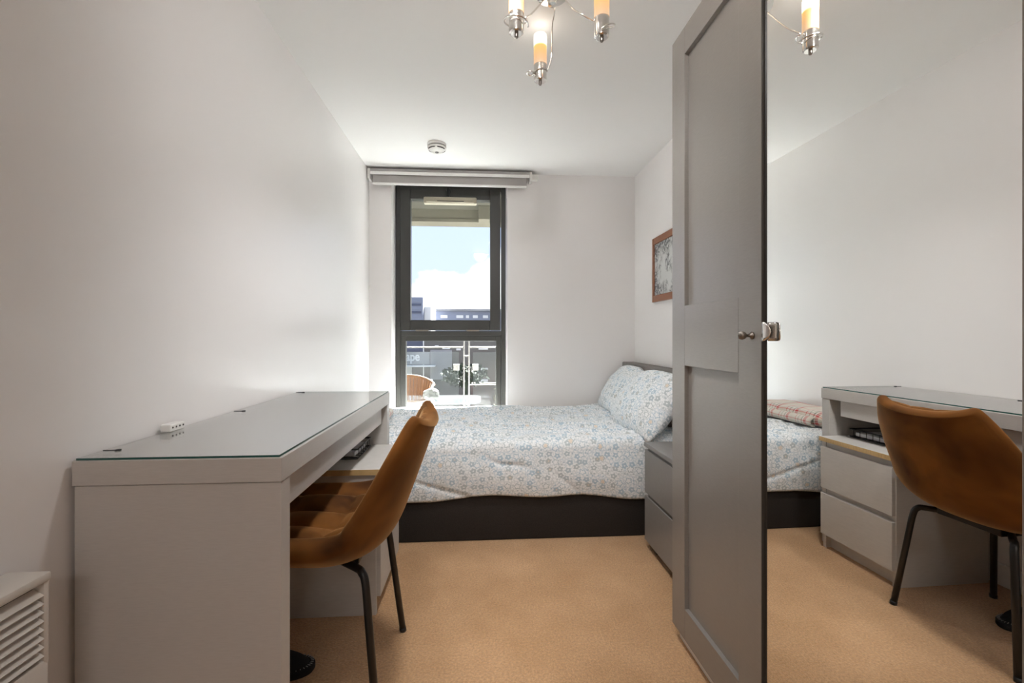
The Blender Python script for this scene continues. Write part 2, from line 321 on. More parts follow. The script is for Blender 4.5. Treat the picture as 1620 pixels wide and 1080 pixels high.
# ================================================================== mesh helpers
W = {}
def BM(): return bmesh.new()
def box(bm, x0, x1, y0, y1, z0, z1, bevel=0.0, seg=2):
    vs_ = [bm.verts.new(p) for p in ((x0, y0, z0), (x1, y0, z0), (x1, y1, z0), (x0, y1, z0), (x0, y0, z1), (x1, y0, z1), (x1, y1, z1), (x0, y1, z1))]
    fs = [bm.faces.new([vs_[i] for i in q]) for q in ((0, 3, 2, 1), (4, 5, 6, 7), (0, 1, 5, 4), (1, 2, 6, 5), (2, 3, 7, 6), (3, 0, 4, 7))]
    if bevel:
        es = {e for f in fs for e in f.edges}
        bmesh.ops.bevel(bm, geom=list(es), offset=bevel, segments=seg, affect='EDGES', profile=0.5)
    return bm
def bx(*a, **k): return box(BM(), *a, **k)
def tube(bm, pts, r, n=10, closed=False, cap=True, radii=None):
    pts = [Vector(p) for p in pts]; rings = []; N = len(pts); up = None
    for i, p in enumerate(pts):
        if closed: d = pts[(i + 1) % N] - pts[i - 1]
        else: d = pts[min(i + 1, N - 1)] - pts[max(i - 1, 0)]
        d.normalize()
        if up is None:
            up = Vector((0, 0, 1)) if abs(d.z) < 0.9 else Vector((1, 0, 0))
        a = d.cross(up)
        if a.length < 1e-6: a = d.orthogonal()
        a.normalize(); b2 = a.cross(d).normalized(); up = b2
        rr = radii[i] if radii else r
        rings.append([bm.verts.new(p + a * rr * math.cos(2 * PI * k / n) + b2 * rr * math.sin(2 * PI * k / n)) for k in range(n)])
    rng = range(N if closed else N - 1)
    for i in rng:
        A, B = rings[i], rings[(i + 1) % N]
        for k in range(n):
            try: bm.faces.new((A[k], A[(k + 1) % n], B[(k + 1) % n], B[k]))
            except ValueError: pass
    if cap and not closed:
        bm.faces.new(rings[0][::-1]); bm.faces.new(rings[-1])
    return bm
def smooth_path(pts, sub=6):
    pts = [Vector(p) for p in pts]; out_ = []
    P = [pts[0] * 2 - pts[1]] + pts + [pts[-1] * 2 - pts[-2]]
    for i in range(1, len(P) - 2):
        for k in range(sub):
            t = k / sub; a, b_, c_, d_ = P[i - 1], P[i], P[i + 1], P[i + 2]
            out_.append(0.5 * ((2 * b_) + (-a + c_) * t + (2 * a - 5 * b_ + 4 * c_ - d_) * t * t + (-a + 3 * b_ - 3 * c_ + d_) * t ** 3))
    out_.append(pts[-1]); return out_
def lathe(bm, prof, c, axis='Z', n=28, sign=1):
    rings = []
    for r, h_ in prof:
        ring = []
        for k in range(n):
            a = 2 * PI * k / n; u, v = r * math.cos(a), r * math.sin(a)
            p = {'Z': (u, v, h_ * sign), 'X': (h_ * sign, u, v), 'Y': (u, h_ * sign, v)}[axis]
            ring.append(bm.verts.new(Vector(c) + Vector(p)))
        rings.append(ring)
    for A, B in zip(rings, rings[1:]):
        for k in range(n): bm.faces.new((A[k], A[(k + 1) % n], B[(k + 1) % n], B[k]))
    for ring in (rings[0], rings[-1]):
        if (ring[0].co - ring[n // 2].co).length > 1e-5: bm.faces.new(ring)
    return bm
def grid(bm, f, nu, nv, uvf=None, closed_u=False):
    uvl = bm.loops.layers.uv.verify() if uvf else None
    V_ = [[bm.verts.new(f(i / nu, j / nv)) for j in range(nv + 1)] for i in range(nu + 1)]
    for i in range(nu):
        for j in range(nv):
            fc = bm.faces.new((V_[i][j], V_[i + 1][j], V_[i + 1][j + 1], V_[i][j + 1]))
            if uvf:
                for lp, (a, b2) in zip(fc.loops, ((i, j), (i + 1, j), (i + 1, j + 1), (i, j + 1))): lp[uvl].uv = uvf(a / nu, b2 / nv)
    return V_
def finish(bm, smooth):
    bmesh.ops.recalc_face_normals(bm, faces=bm.faces[:])
    if smooth:
        for f in bm.faces: f.smooth = True
def obj(name, bm, mat, parent=None, smooth=False, label=None):
    finish(bm, smooth)
    org = W[parent.name] if parent else Vector((0, 0, 0))
    if parent is None:
        xs = [v.co for v in bm.verts]
        lo = Vector((min(v[i] for v in xs) for i in range(3))); hi = Vector((max(v[i] for v in xs) for i in range(3)))
        org = Vector(((lo.x + hi.x) / 2, (lo.y + hi.y) / 2, lo.z))
    bmesh.ops.translate(bm, verts=bm.verts[:], vec=-org)
    me = bpy.data.meshes.new(name); bm.to_mesh(me); bm.free(); me.materials.append(M[mat])
    o = bpy.data.objects.new(name, me); C.objects.link(o)
    if smooth == 'auto':
        try: me.set_sharp_from_angle(angle=R(35))
        except Exception: pass
    if parent: o.parent = parent
    else: o.location = org
    W[o.name] = org
    if label: o['label'] = label
    return o
def tag(o, label, cat, group=None, kind=None):
    o['label'] = label; o['category'] = cat
    if group: o['group'] = group
    if kind: o['kind'] = kind
    return o
def thing(name, label, cat, loc, group=None, kind=None):
    o = bpy.data.objects.new(name, None); C.objects.link(o); o.location = loc; o.empty_display_size = 0.05
    W[o.name] = Vector(loc); return tag(o, label, cat, group, kind)
def struct(name, bm, mat, label, cat, smooth=False):
    o = obj(name, bm, mat, None, smooth); return tag(o, label, cat, kind='structure')

# ================================================================== the room
XL, XR, YF, YB, ZC = -0.84, 1.215, 3.51, -1.20, 2.28
WX0, WX1, WZ0, WZ1 = -0.673, 0.208, 0.24, 2.225
struct('floor', bx(XL - 0.1, XR + 0.1, YB - 2.2, YF, -0.1, 0.0), 'carpet', 'tan carpeted bedroom floor', 'floor')
struct('ceiling', bx(XL - 0.1, XR + 0.1, YB - 2.2, YF + 0.25, ZC, ZC + 0.12), 'ceiling', 'plain white bedroom ceiling', 'ceiling')
struct('wall_left', bx(XL - 0.1, XL, YB - 2.2, YF + 0.25, 0, ZC), 'wall', 'satin off-white wall behind the desk', 'wall')
struct('wall_right', bx(XR, XR + 0.1, YB - 2.2, YF + 0.25, 0, ZC), 'wall', 'off-white wall behind the headboard', 'wall')
b = BM()
box(b, XL, WX0, YF, YF + 0.25, 0, ZC); box(b, WX1, XR, YF, YF + 0.25, 0, ZC)
box(b, WX0, WX1, YF, YF + 0.25, 0, WZ0); box(b, WX0, WX1, YF, YF + 0.25, WZ1, ZC)
struct('wall_far', b, 'wall', 'off-white wall around the tall window', 'wall')
b = BM()
box(b, XL, -0.52, YB - 0.1, YB, 0, ZC); box(b, 0.42, XR, YB - 0.1, YB, 0, ZC); box(b, -0.52, 0.42, YB - 0.1, YB, 2.06, ZC)
struct('wall_back', b, 'wall', 'off-white wall with the doorway behind the viewer', 'wall')
struct('wall_hall', bx(XL, XR, YB - 2.2, YB - 2.1, 0, ZC), 'wall', 'far wall of the hallway outside the bedroom door', 'wall')
def skirting(name, *a):
    struct(name, bx(*a, bevel=0.004), 'white', 'white skirting board along the foot of the wall', 'baseboard')
skirting('baseboard_left', XL, XL + 0.014, YB, YF, 0, 0.09)
skirting('baseboard_right', XR - 0.014, XR, YB, YF, 0, 0.09)
skirting('baseboard_far', XL + 0.014, XR - 0.014, YF - 0.014, YF, 0, 0.09)

# ------------------------------------------------------------------ window
win = thing('window_1', 'tall dark-framed window with an opening upper sash', 'window', (-0.233, 3.66, WZ0), kind='structure')
def frame_rect(bm, x0, x1, z0, z1, t, y0, y1, tb=None, bevel=0.003):
    tb = tb or t
    box(bm, x0, x0 + t, y0, y1, z0, z1, bevel=bevel); box(bm, x1 - t, x1, y0, y1, z0, z1, bevel=bevel)
    box(bm, x0 + t, x1 - t, y0, y1, z1 - t, z1, bevel=bevel); box(bm, x0 + t, x1 - t, y0, y1, z0, z0 + tb, bevel=bevel)
    return bm
fx0, fx1 = -0.668, 0.203
b = BM(); frame_rect(b, fx0, fx1, WZ0, WZ1, 0.036, 3.66, 3.735)
box(b, fx0 + 0.036, fx1 - 0.036, 3.66, 3.735, 1.028, 1.068, bevel=0.003)
obj('outer_frame', b, 'anthracite', win)
sash = obj('opening_sash', frame_rect(BM(), -0.634, 0.160, 1.072, 2.195, 0.083, 3.640, 3.715, bevel=0.006), 'anthracite', win)
obj('upper_pane', bx(-0.555, 0.081, 3.68, 3.688, 1.15, 2.117), 'window_glass', sash)
obj('latch', (lambda bb: (box(bb, -0.266, -0.242, 3.615, 3.64, 2.13, 2.20, bevel=0.005), lathe(bb, [(0.016, 0), (0.018, 0.006), (0.014, 0.022), (0, 0.024)], (-0.254, 3.64, 2.185), 'Y', 16, -1), bb)[2])(BM()), 'black_plastic', sash)
b = BM(); frame_rect(b, -0.632, 0.165, WZ0 + 0.036, 1.028, 0.04, 3.665, 3.725)
lowf = obj('lower_bead', b, 'anthracite', win)
obj('lower_pane', bx(-0.594, 0.127, 3.69, 3.698, 0.31, 0.99), 'window_glass', lowf)
for x in (-0.46, -0.06):
    obj('hinge', bx(x - 0.05, x + 0.05, 3.630, 3.645, 1.066, 1.078, bevel=0.003), 'nickel', sash)
b = BM(); box(b, -0.446, -0.030, 3.615, 3.668, 2.072, 2.126, bevel=0.010); box(b, -0.425, -0.05, 3.606, 3.62, 2.078, 2.100, bevel=0.006)
vent = obj('trickle_vent', b, 'vent', sash, label='cream plastic trickle vent')
obj('vent_slot', bx(-0.34, -0.13, 3.602, 3.612, 2.086, 2.091), 'anthracite', vent)
struct('trim_1', bx(WX0 - 0.0, WX1 + 0.0, YF - 0.02, 3.66, WZ0 - 0.02, WZ0 + 0.004, bevel=0.004), 'white', 'white window board under the window', 'window sill')

# ------------------------------------------------------------------ roller blind
bl = thing('roller_blind', 'rolled-up grey roller blind above the window', 'blind', (-0.225, 3.46, 2.15))
b = BM(); tube(b, [(-0.80, 3.462, 2.222), (0.355, 3.462, 2.222)], 0.026, 20); obj('roller', b, 'blind', bl, True)
obj('headrail', bx(-0.812, 0.372, 3.425, YF - 0.001, 2.248, 2.268, bevel=0.003), 'blind', bl)
obj('fabric', bx(-0.795, 0.350, 3.436, 3.4385, 2.165, 2.222), 'blind', bl)
obj('trim_rail', bx(-0.812, 0.372, 3.418, 3.430, 2.222, 2.246, bevel=0.004), 'alu', bl)
obj('bottom_bar', bx(-0.795, 0.350, 3.428, 3.444, 2.150, 2.166, bevel=0.004), 'alu', bl)
obj('bracket', bx(-0.832, -0.813, 3.42, YF - 0.001, 2.19, 2.268, bevel=0.004), 'white_plastic', bl)
obj('bracket', bx(0.373, 0.392, 3.42, YF - 0.001, 2.20, 2.268, bevel=0.004), 'white_plastic', bl)
obj('end_cap', bx(0.393, 0.440, 3.455, YF - 0.001, 2.222, 2.262, bevel=0.004), 'white_plastic', bl)
b = BM()
for z in range(92):
    zz = 2.20 - z * 0.0088
    lathe(b, [(0, -0.0026), (0.0026, 0), (0, 0.0026)], (-0.818, 3.43, zz), 'Z', 6)
tube(b, [(-0.818, 3.43, 2.2), (-0.818, 3.43, 1.40)], 0.0011, 5)
lathe(b, [(0, -0.016), (0.005, -0.012), (0.005, 0.010), (0, 0.014)], (-0.818, 3.43, 1.395), 'Z', 10)
obj('pull_chain', b, 'white_plastic', bl, True)

# ------------------------------------------------------------------ smoke alarm
sm = thing('smoke_alarm', 'round white smoke alarm on the ceiling', 'smoke alarm', (-0.284, 3.0, ZC - 0.05))
c0 = (-0.284, 3.0, ZC)
b = BM(); lathe(b, [(0, 0), (0.062, 0), (0.062, -0.016), (0.058, -0.018), (0, -0.018)], c0, n=36); obj('mounting_base', b, 'white_plastic', sm, 'auto')
b = BM(); lathe(b, [(0.057, -0.0185), (0.057, -0.022), (0, -0.022)], c0, n=36); obj('gap_ring', b, 'black_plastic', sm, 'auto')
b = BM(); lathe(b, [(0, -0.0225), (0.061, -0.0225), (0.060, -0.031), (0.050, -0.040), (0.034, -0.052), (0.0, -0.054)], c0, n=36); cov = obj('cover', b, 'white_plastic', sm, 'auto')
for a0, a1 in ((200, 262), (278, 340), (20, 82), (98, 160)):
    b = BM(); pts = [(c0[0] + 0.0535 * math.cos(R(a)), c0[1] + 0.0535 * math.sin(R(a)), ZC - 0.0365) for a in [a0 + (a1 - a0) * i / 8 for i in range(9)]]
    tube(b, pts, 0.0035, 6); obj('slot', b, 'black_plastic', cov, True)
b = BM(); lathe(b, [(0.012, 0), (0.011, -0.004), (0, -0.004)], (c0[0], c0[1], ZC - 0.0535), n=18); obj('test_button', b, 'stitch', cov, 'auto')

# ------------------------------------------------------------------ ceiling light with three arms
CX, CY = 0.262, 1.645
lt = thing('ceiling_light', 'chrome three-arm ceiling light with lit frosted candle tubes', 'ceiling light', (CX, CY, 2.05))
b = BM(); lathe(b, [(0, 0), (0.06, 0), (0.058, -0.016), (0.02, -0.026), (0.016, -0.05), (0, -0.052)], (CX, CY, ZC), n=32); obj('ceiling_rose', b, 'chrome', lt, 'auto')
lamps = [(0.122, 1.543, 'A'), (0.417, 1.543, 'B'), (0.241, 1.825, 'C')]
for lx, ly, k in lamps:
    zb = 2.05
    b = BM(); lathe(b, [(0, 0.0), (0.020, 0.0), (0.0245, 0.004), (0.0255, 0.010), (0.0255, 0.066), (0.022, 0.068), (0, 0.068)], (lx, ly, zb), n=28)
    sock = obj('lamp_holder', b, 'chrome', lt, 'auto')
    b = BM(); lathe(b, [(0.007, 0.001), (0.007, -0.010), (0.0045, -0.014), (0, -0.015)], (lx, ly, zb), n=14); obj('finial', b, 'nickel', sock, 'auto')
    b = BM(); lathe(b, [(0.018, 0.0), (0.0262, 0.0), (0.0262, 0.112), (0.0245, 0.119), (0.020, 0.122), (0.016, 0.1205), (0.0, 0.116)], (lx, ly, zb + 0.0685), n=28)
    obj('glass_tube', b, 'lamp', lt, 'auto')
    d = Vector((lx - CX, ly - CY, 0)).normalized(); s = Vector((-d.y, d.x, 0)); c_ = Vector((lx, ly, zb)); hub = Vector((CX, CY, 2.245))
    if k == 'C':
        pts = [hub, (CX + 0.02, CY + 0.06, 2.262), (0.280, 1.765, 2.235), (0.285, 1.80, 2.18), (0.282, 1.815, 2.13), (0.270, 1.822, 2.095)]
        for i in range(13):
            a = -0.1 + i / 12 * (PI * 1.05); pts.append((lx + 0.029 * math.cos(a), ly - 0.029 * math.sin(a), zb + 0.047 - 0.018 * i / 12))
        for i in range(1, 11):
            a = i / 10 * 2 * PI; pts.append((lx - 0.029 - 0.013 * (1 - math.cos(a)), ly - 0.010 - 0.013 * math.sin(a), zb + 0.028 - 0.003 * i / 10))
    elif k == 'A':
        pts = [hub, (0.235, 1.62, 2.235), (0.205, 1.60, 2.19), (0.178, 1.575, 2.145), (0.155, 1.552, 2.114)]
        for i in range(20):
            a = 0.5 + i / 19 * 2 * PI * 0.95; rr = 0.040 + 0.006 * math.sin(a)
            pts.append((lx + rr * math.cos(a), ly + rr * math.sin(a), zb + 0.062 - 0.030 * i / 19))
    else:
        pts = [hub, (0.285, 1.62, 2.245), (0.302, 1.60, 2.215), (0.326, 1.58, 2.172), (0.355, 1.57, 2.146), (0.390, 1.574, 2.131)]
        for i in range(16):
            a = PI * 0.65 - i / 15 * 2 * PI * 0.62; rr = 0.033 + 0.012 * math.sin(i / 15 * PI)
            pts.append((lx + rr * math.cos(a), ly + rr * math.sin(a), zb + 0.080 - 0.068 * i / 15))
    b = BM(); tube(b, smooth_path(pts, 4), 0.0028, 8); obj('arm', b, 'chrome', lt, True)

# ================================================================== bed
bed = thing('bed', 'small double bed with a charcoal fabric base and grey headboard', 'bed', (0.15, 2.88, 0))
BX0, BX1, BY0, BY1 = -0.80, 1.10, 2.285, 3.46
obj('base', bx(BX0, BX1, BY0, BY1, 0.0, 0.30, bevel=0.008), 'bed_base', bed, 'auto')
obj('mattress', bx(BX0 + 0.01, BX1 - 0.01, BY0 + 0.015, BY1, 0.30, 0.475, bevel=0.04, seg=4), 'mattress', bed, True)
obj('headboard', bx(1.105, 1.20, BY0 + 0.02, 3.492, 0.0, 0.828, bevel=0.010, seg=3), 'headboard', bed, 'auto')

# duvet
def nz3(x, y, z=0.0): return noise.noise(Vector((x, y, z)))
def ridged(x, y, z): return 1 - abs(noise.noise(Vector((x, y, z)))) * 2
DX0, DX1 = -0.825, 1.06
LS, LC, LT = 0.27, 0.10, 1.10        # hang, corner, top lengths
def hem(x): return 0.212 + 0.012 * math.sin(x * 4.0 + 0.9) + 0.007 * math.sin(x * 13 + 1) - 0.035 * max(0, (-x - 0.15)) - 0.012 * max(0, x - 0.5)
def duvet(u, v):
    x = DX0 + (DX1 - DX0) * u
    s = v * (LS + LC + LT); zt = 0.508; rc = 0.062
    if s < LS:
        t = s / LS; z = hem(x) + (zt - rc - hem(x)) * t; y = 2.264
        y += 0.010 * nz3(x * 3.2 + 0.6 * z * 8, z * 3, 4.2) * (1 - 0.5 * t) - 0.012 * math.sin(t * PI)
        cr = max(0, 1 - abs((z - 0.385) + (x - 0.15) * 0.42 + 0.02 * math.sin(x * 20)) / 0.018) * (1 if -0.02 < x < 0.28 else 0)
        y += 0.012 * cr * math.sin(min(1, max(0, (x + 0.02) / 0.3)) * PI)
        cr2 = max(0, 1 - abs((z - 0.27) + (x + 0.2) * 0.30) / 0.016) * max(0, min(1, (0.1 - x) * 5)) 
        y += 0.011 * cr2
        cr3 = max(0, 1 - abs((z - 0.30) + (x - 0.42) * 0.8) / 0.014) * max(0, 1 - abs(x - 0.45) / 0.16)
        y += 0.008 * cr3
        y += 0.004 * nz3(x * 14, z * 9, 1.1)
        if t < 0.03: y += 0.012 * (1 - t / 0.03)
    elif s < LS + LC:
        a = (s - LS) / LC * PI / 2
        y = 2.264 + rc - rc * math.cos(a); z = zt - rc + rc * math.sin(a)
        y += 0.004 * nz3(x * 14, z * 9, 1.1) * (1 - a / (PI / 2)) + 0.010 * nz3(x * 3.2 + 0.6 * z * 8, z * 3, 4.2) * 0.5 * (1 - a / (PI / 2))
    else:
        y = 2.264 + rc + (s - LS - LC); z = zt
    k = min(1, max(0, (s - LS) / 0.12))
    yy = y - 2.3
    wr = 0.015 * ridged(x * 1.2 + yy * 1.5, yy * 9 + 0.3 * x, 2.0) ** 3 + 0.012 * nz3(x * 1.6, yy * 3.0, 7.7) + 0.009 * ridged(x * 2.5 - yy * 2, yy * 17, 5.0) ** 2
    z += k * (wr - 0.008 - 0.012 * yy)
    ex = max(0, 1 - (x - DX0) / 0.05); z -= k * 0.03 * ex * ex
    ey = max(0, 1 - (3.49 - y) / 0.05); z -= k * 0.05 * ey * ey
    if x > 0.70: z += k * 0.010 * min(1, (x - 0.70) / 0.15)
    return (x, min(y, 3.492), z)
b = BM(); grid(b, duvet, 170, 150, lambda u, v: (u * (DX1 - DX0), v * (LS + LC + LT)))
dv = obj('duvet', b, 'bedding', None, True)
tag(dv, 'white duvet with pale blue flower print spread over the bed', 'duvet')
mod = dv.modifiers.new('thickness', 'SOLIDIFY'); mod.thickness = 0.012; mod.offset = -1

# pillows
def pillow(name, label, centre, rz, tilt, Lx, Ly, th, seed, sag=0.0):
    """Lx = long side (local x), Ly = short side (local y); tilt leans it back."""
    b_ = BM(); uvl = b_.loops.layers.uv.verify(); n = 34; m = 24
    rot = Matrix.Rotation(rz, 4, 'Z') @ Matrix.Rotation(tilt, 4, 'X')
    def f(side):
        def g(u, v):
            a, c_ = u * 2 - 1, v * 2 - 1
            ed = max(0, (1 - abs(a) ** 2.4)) ** 0.6 * max(0, (1 - abs(c_) ** 2.4)) ** 0.6
            pinch = 1 - 0.06 * (1 - abs(c_) ** 2) * abs(a) ** 4 - 0.10 * abs(a * c_) ** 5; pinch2 = 1 - 0.05 * (1 - abs(a) ** 2) * abs(c_) ** 4 - 0.50 * abs(a) ** 3 * max(0, c_) ** 2
            x = a * Lx / 2 * pinch; y = c_ * Ly / 2 * pinch2
            h_ = th / 2 * ed + 0.008 * ed * nz3(a * 2.2 + seed, c_ * 2.2, side) + 0.010 * ed * ridged(a * 1.7 + seed, c_ * 3 + a, seed) ** 3 * (1 if side > 0 else 0)
            z = side * h_ + sag * (a * a) * -1
            return rot @ Vector((x, y, z)) + Vector(centre)
        return g
    for side in (1, -1):
        grid(b_, f(side), n, m, lambda u, v, sd_=side: (u * Lx + 0.37 * seed, v * Ly + (0 if sd_ > 0 else 2)))
    bmesh.ops.remove_doubles(b_, verts=b_.verts[:], dist=0.0004)
    return tag(obj(name, b_, 'bedding', None, True), label, 'pillow', 'pillows on the bed')
# local x runs along world -Y..+Y (rz=90deg), local y points from the foot of the pillow up
pillow('pillow', 'pale blue floral pillow in the far corner against the headboard', (1.0, 3.165, 0.655), R(-92), R(55), 0.60, 0.40, 0.16, 1.3)
pillow('pillow', 'pale blue floral pillow in front, nearer the grey bedside chest', (0.940, 2.515, 0.657), R(-86), R(54), 0.62, 0.42, 0.19, 4.1)

# folded tartan blanket on the foot of the bed
def blanket():
    b_ = BM()
    cx_, cy_, lx_, ly_, z0, hh = -0.685, 2.62, 0.23, 0.62, 0.514, 0.095
    def f(u, v):
        a = u * 2 * PI; t = v * 2 - 1
        e = 0.55
        px = math.copysign(abs(math.cos(a)) ** e, math.cos(a)); pz = math.copysign(abs(math.sin(a)) ** e, math.sin(a))
        endr = max(0.0, 1 - abs(t) ** 6) ** 0.5
        x = cx_ + px * lx_ / 2 * (0.93 + 0.07 * endr) + 0.012 * nz3(t * 3, a, 3)
        z = z0 + hh / 2 + pz * hh / 2 * (0.35 + 0.65 * endr) + 0.006 * nz3(a * 1.5, t * 4, 8)
        y = cy_ + t * ly_ / 2
        return (x, y, max(z, z0))
    grid(b_, f, 40, 40, lambda u, v: (u * 0.7, v * 0.62))
    bmesh.ops.remove_doubles(b_, verts=b_.verts[:], dist=0.0005)
    bmesh.ops.holes_fill(b_, edges=[e for e in b_.edges if e.is_boundary], sides=0)
    return b_
th_ = thing('folded_blanket', 'folded red and cream tartan blanket on the foot of the bed', 'blanket', (-0.685, 2.62, 0.514))
obj('main_fold', blanket(), 'tartan', th_, True)
b = BM()
def fold2(u, v):
    a = u * PI; t = v * 2 - 1
    return (-0.575 + 0.03 * math.sin(a) + 0.004 * nz3(t * 4, a, 2), 2.64 + t * 0.27, 0.518 + 0.028 * (1 - math.cos(a)) + 0.004 * nz3(a, t * 5, 1))
grid(b, fold2, 12, 30, lambda u, v: (u * 0.12 + 0.06, v * 0.6)); o = obj('outer_fold', b, 'tartan', th_, True)
mod = o.modifiers.new('thickness', 'SOLIDIFY'); mod.thickness = 0.008

# ------------------------------------------------------------------ bedside chest
ns = thing('bedside_chest', 'dark grey two-drawer bedside chest between bed and wardrobe', 'chest', (0.99, 1.95, 0))
NX0, NX1, NY0, NY1 = 0.793, 1.195, 1.75, 2.155
b = BM(); box(b, NX0 + 0.018, NX1, NY0, NY1, 0.042, 0.492, bevel=0.002); obj('body', b, 'night', ns)
obj('top', bx(NX0 - 0.002, NX1, NY0 - 0.002, NY1 + 0.002, 0.493, 0.512, bevel=0.002), 'night', ns)
for z0, z1 in ((0.045, 0.258), (0.274, 0.478)):
    d = obj('drawer_front', bx(NX0, NX0 + 0.0175, NY0 + 0.002, NY1 - 0.002, z0, z1, bevel=0.0015), 'night', ns)
    obj('finger_groove', bx(NX0 + 0.006, NX0 + 0.0178, NY0 + 0.004, NY1 - 0.035, z1, z1 + 0.012), 'night_dark', d)
for x in (NX0 + 0.03, NX1 - 0.06):
    for y in (NY0 + 0.03, NY1 - 0.075):
        obj('foot', bx(x, x + 0.03, y, y + 0.03, 0, 0.042, bevel=0.002), 'black_plastic', ns)

# ------------------------------------------------------------------ picture on the right wall
pic = thing('framed_picture', 'wood-framed black and white city sketch on the right wall', 'picture', (1.2, 2.87, 1.26))
PY0, PY1, PZ0, PZ1 = 2.62, 3.095, 1.26, 1.70
b = BM(); tk = 0.045
for y0, y1, z0, z1 in ((PY0, PY0 + tk, PZ0, PZ1), (PY1 - tk * 0.55, PY1, PZ0, PZ1), (PY0 + tk, PY1 - tk * 0.55, PZ1 - tk, PZ1), (PY0 + tk, PY1 - tk * 0.55, PZ0, PZ0 + tk)):
    box(b, 1.192, XR - 0.002, y0, y1, z0, z1, bevel=0.003)
obj('frame', b, 'frame_wood', pic)
obj('artwork', bx(1.202, 1.208, PY0 + tk, PY1 - tk * 0.55, PZ0 + tk, PZ1 - tk), 'sketch', pic, label='black ink drawing of crowded buildings')

# ================================================================== wardrobe
wd = thing('wardrobe', 'tall grey wardrobe with panelled doors and one mirror door', 'wardrobe', (0.93, 0.77, 0))
DXF = 0.655
b = BM(); box(b, DXF + 0.022, 1.20, 0.015, 1.507, 0.0, 2.035, bevel=0.001)
obj('carcass', b, 'white', wd)
def panel_door(y0, y1, name='panel_door'):
    z0, z1, xa, xb = 0.046, 2.018, DXF, DXF + 0.020
    b_ = BM(); st = 0.094
    box(b_, xa, xb, y1 - st, y1, z0, z1, bevel=0.0012); box(b_, xa, xb, y0, y0 + st, z0, z1, bevel=0.0012)
    for q0, q1 in ((z1 - 0.088, z1), (z0, z0 + 0.100), (0.928, 1.121)):
        box(b_, xa, xb, y0 + st + 0.0004, y1 - st - 0.0004, q0, q1, bevel=0.0012)
    d_ = obj(name, b_, 'wardrobe', wd)
    obj('inset_panel', bx(xa + 0.0135, xb - 0.001, y0 + st, y1 - st, z0 + 0.10, 0.928), 'wardrobe', d_)
    obj('inset_panel', bx(xa + 0.0135, xb - 0.001, y0 + st, y1 - st, 1.121, z1 - 0.088), 'wardrobe', d_)
    return d_
d1 = panel_door(1.0215, 1.516)
d3 = panel_door(0.012, 0.508)
for dd, yk in ((d1, 1.056), (d3, 0.47)):
    b = BM(); lathe(b, [(0.0095, 0), (0.0095, 0.003), (0.0045, 0.006), (0.004, 0.014), (0.0055, 0.017), (0.0095, 0.021), (0.0108, 0.027), (0.0085, 0.033), (0, 0.036)], (DXF, yk, 1.024), 'X', 20, -1)
    obj('knob', b, 'nickel', dd, True)
# mirror door, set back a little and a touch off square
MD = R(0.95)
def mx_(y, off=0.0): return 0.6630 + off - math.tan(MD) * (y - 1.0)
b = BM()
def slab(bm, y0, y1, z0, z1, o0, o1):
    vs_ = [bm.verts.new(p) for p in ((mx_(y0, o0), y0, z0), (mx_(y1, o0), y1, z0), (mx_(y1, o1), y1, z0), (mx_(y0, o1), y0, z0),
                                      (mx_(y0, o0), y0, z1), (mx_(y1, o0), y1, z1), (mx_(y1, o1), y1, z1), (mx_(y0, o1), y0, z1))]
    for q in ((0, 3, 2, 1), (4, 5, 6, 7), (0, 1, 5, 4), (1, 2, 6, 5), (2, 3, 7, 6), (3, 0, 4, 7)): bm.faces.new([vs_[i] for i in q])
slab(b, 0.512, 1.0200, 0.046, 2.018, 0.0045, 0.014)
md = obj('mirror_door', b, 'wardrobe_edge', wd)
b = BM(); slab(b, 0.5165, 1.0180, 0.046, 2.018, 0.0, 0.004); obj('mirror_glass', b, 'mirror', md, label='clear mirror glass')
b = BM(); slab(b, 0.512, 0.516, 0.046, 2.018, -0.003, 0.0044); obj('edge_trim', b, 'alu', md)
obj('door_edge', bx(DXF + 0.0008, DXF + 0.0195, 1.0206, 1.0214, 0.047, 2.017), 'wardrobe_edge', d1)
# chrome half-round pull clipped on the mirror's far edge
b = BM()
def pull(u, v):
    a = u * 0.046; hw = 0.0215 * math.sqrt(max(0.0, 1 - max(0, (a - 0.020) / 0.026) ** 2)) + 0.0004
    y = 1.018 - a * 0.80; x = 0.657 - 0.013 * math.sin(u * PI * 0.9) ** 0.8
    return (x, y, 1.0325 + (v * 2 - 1) * hw)
grid(b, pull, 18, 6); pl = obj('pull_handle', b, 'chrome', md, True)
mod = pl.modifiers.new('thickness', 'SOLIDIFY'); mod.thickness = 0.003

# ================================================================== desk
dk = thing('dressing_table', 'pale grey dressing table with a glass top along the left wall', 'desk', (-0.62, 1.57, 0))
TX0, TX1, TY0, TY1, TZ = -0.832, -0.417, 0.988, 2.135, 0.7665
obj('top_board', bx(TX0, TX1, TY0, TY1, TZ - 0.051, TZ, bevel=0.0015), 'desk', dk)
obj('side_panel', bx(TX0 + 0.003, TX1 - 0.002, TY0 + 0.003, TY0 + 0.048, 0, TZ - 0.0525, bevel=0.0015), 'desk', dk)
obj('side_panel', bx(TX0 + 0.003, TX1 - 0.002, TY1 - 0.051, TY1 - 0.003, 0, TZ - 0.0525, bevel=0.0015), 'desk', dk)
obj('drawer', bx(TX0 + 0.03, TX1 - 0.017, TY0 + 0.052, TY1 - 0.10, 0.640, TZ - 0.0535, bevel=0.0015), 'desk', dk)
obj('back_panel', bx(TX0 + 0.003, TX0 + 0.02, TY0 + 0.0485, TY1 - 0.0515, 0.45, TZ - 0.0525), 'desk', dk)
gl = obj('glass_top', bx(TX0 + 0.006, TX1 - 0.006, TY0 + 0.004, TY1 - 0.004, TZ + 0.0005, TZ + 0.005), 'desk_glass', dk, label='clear glass sheet with green edge')
b = BM(); e0 = 0.0006
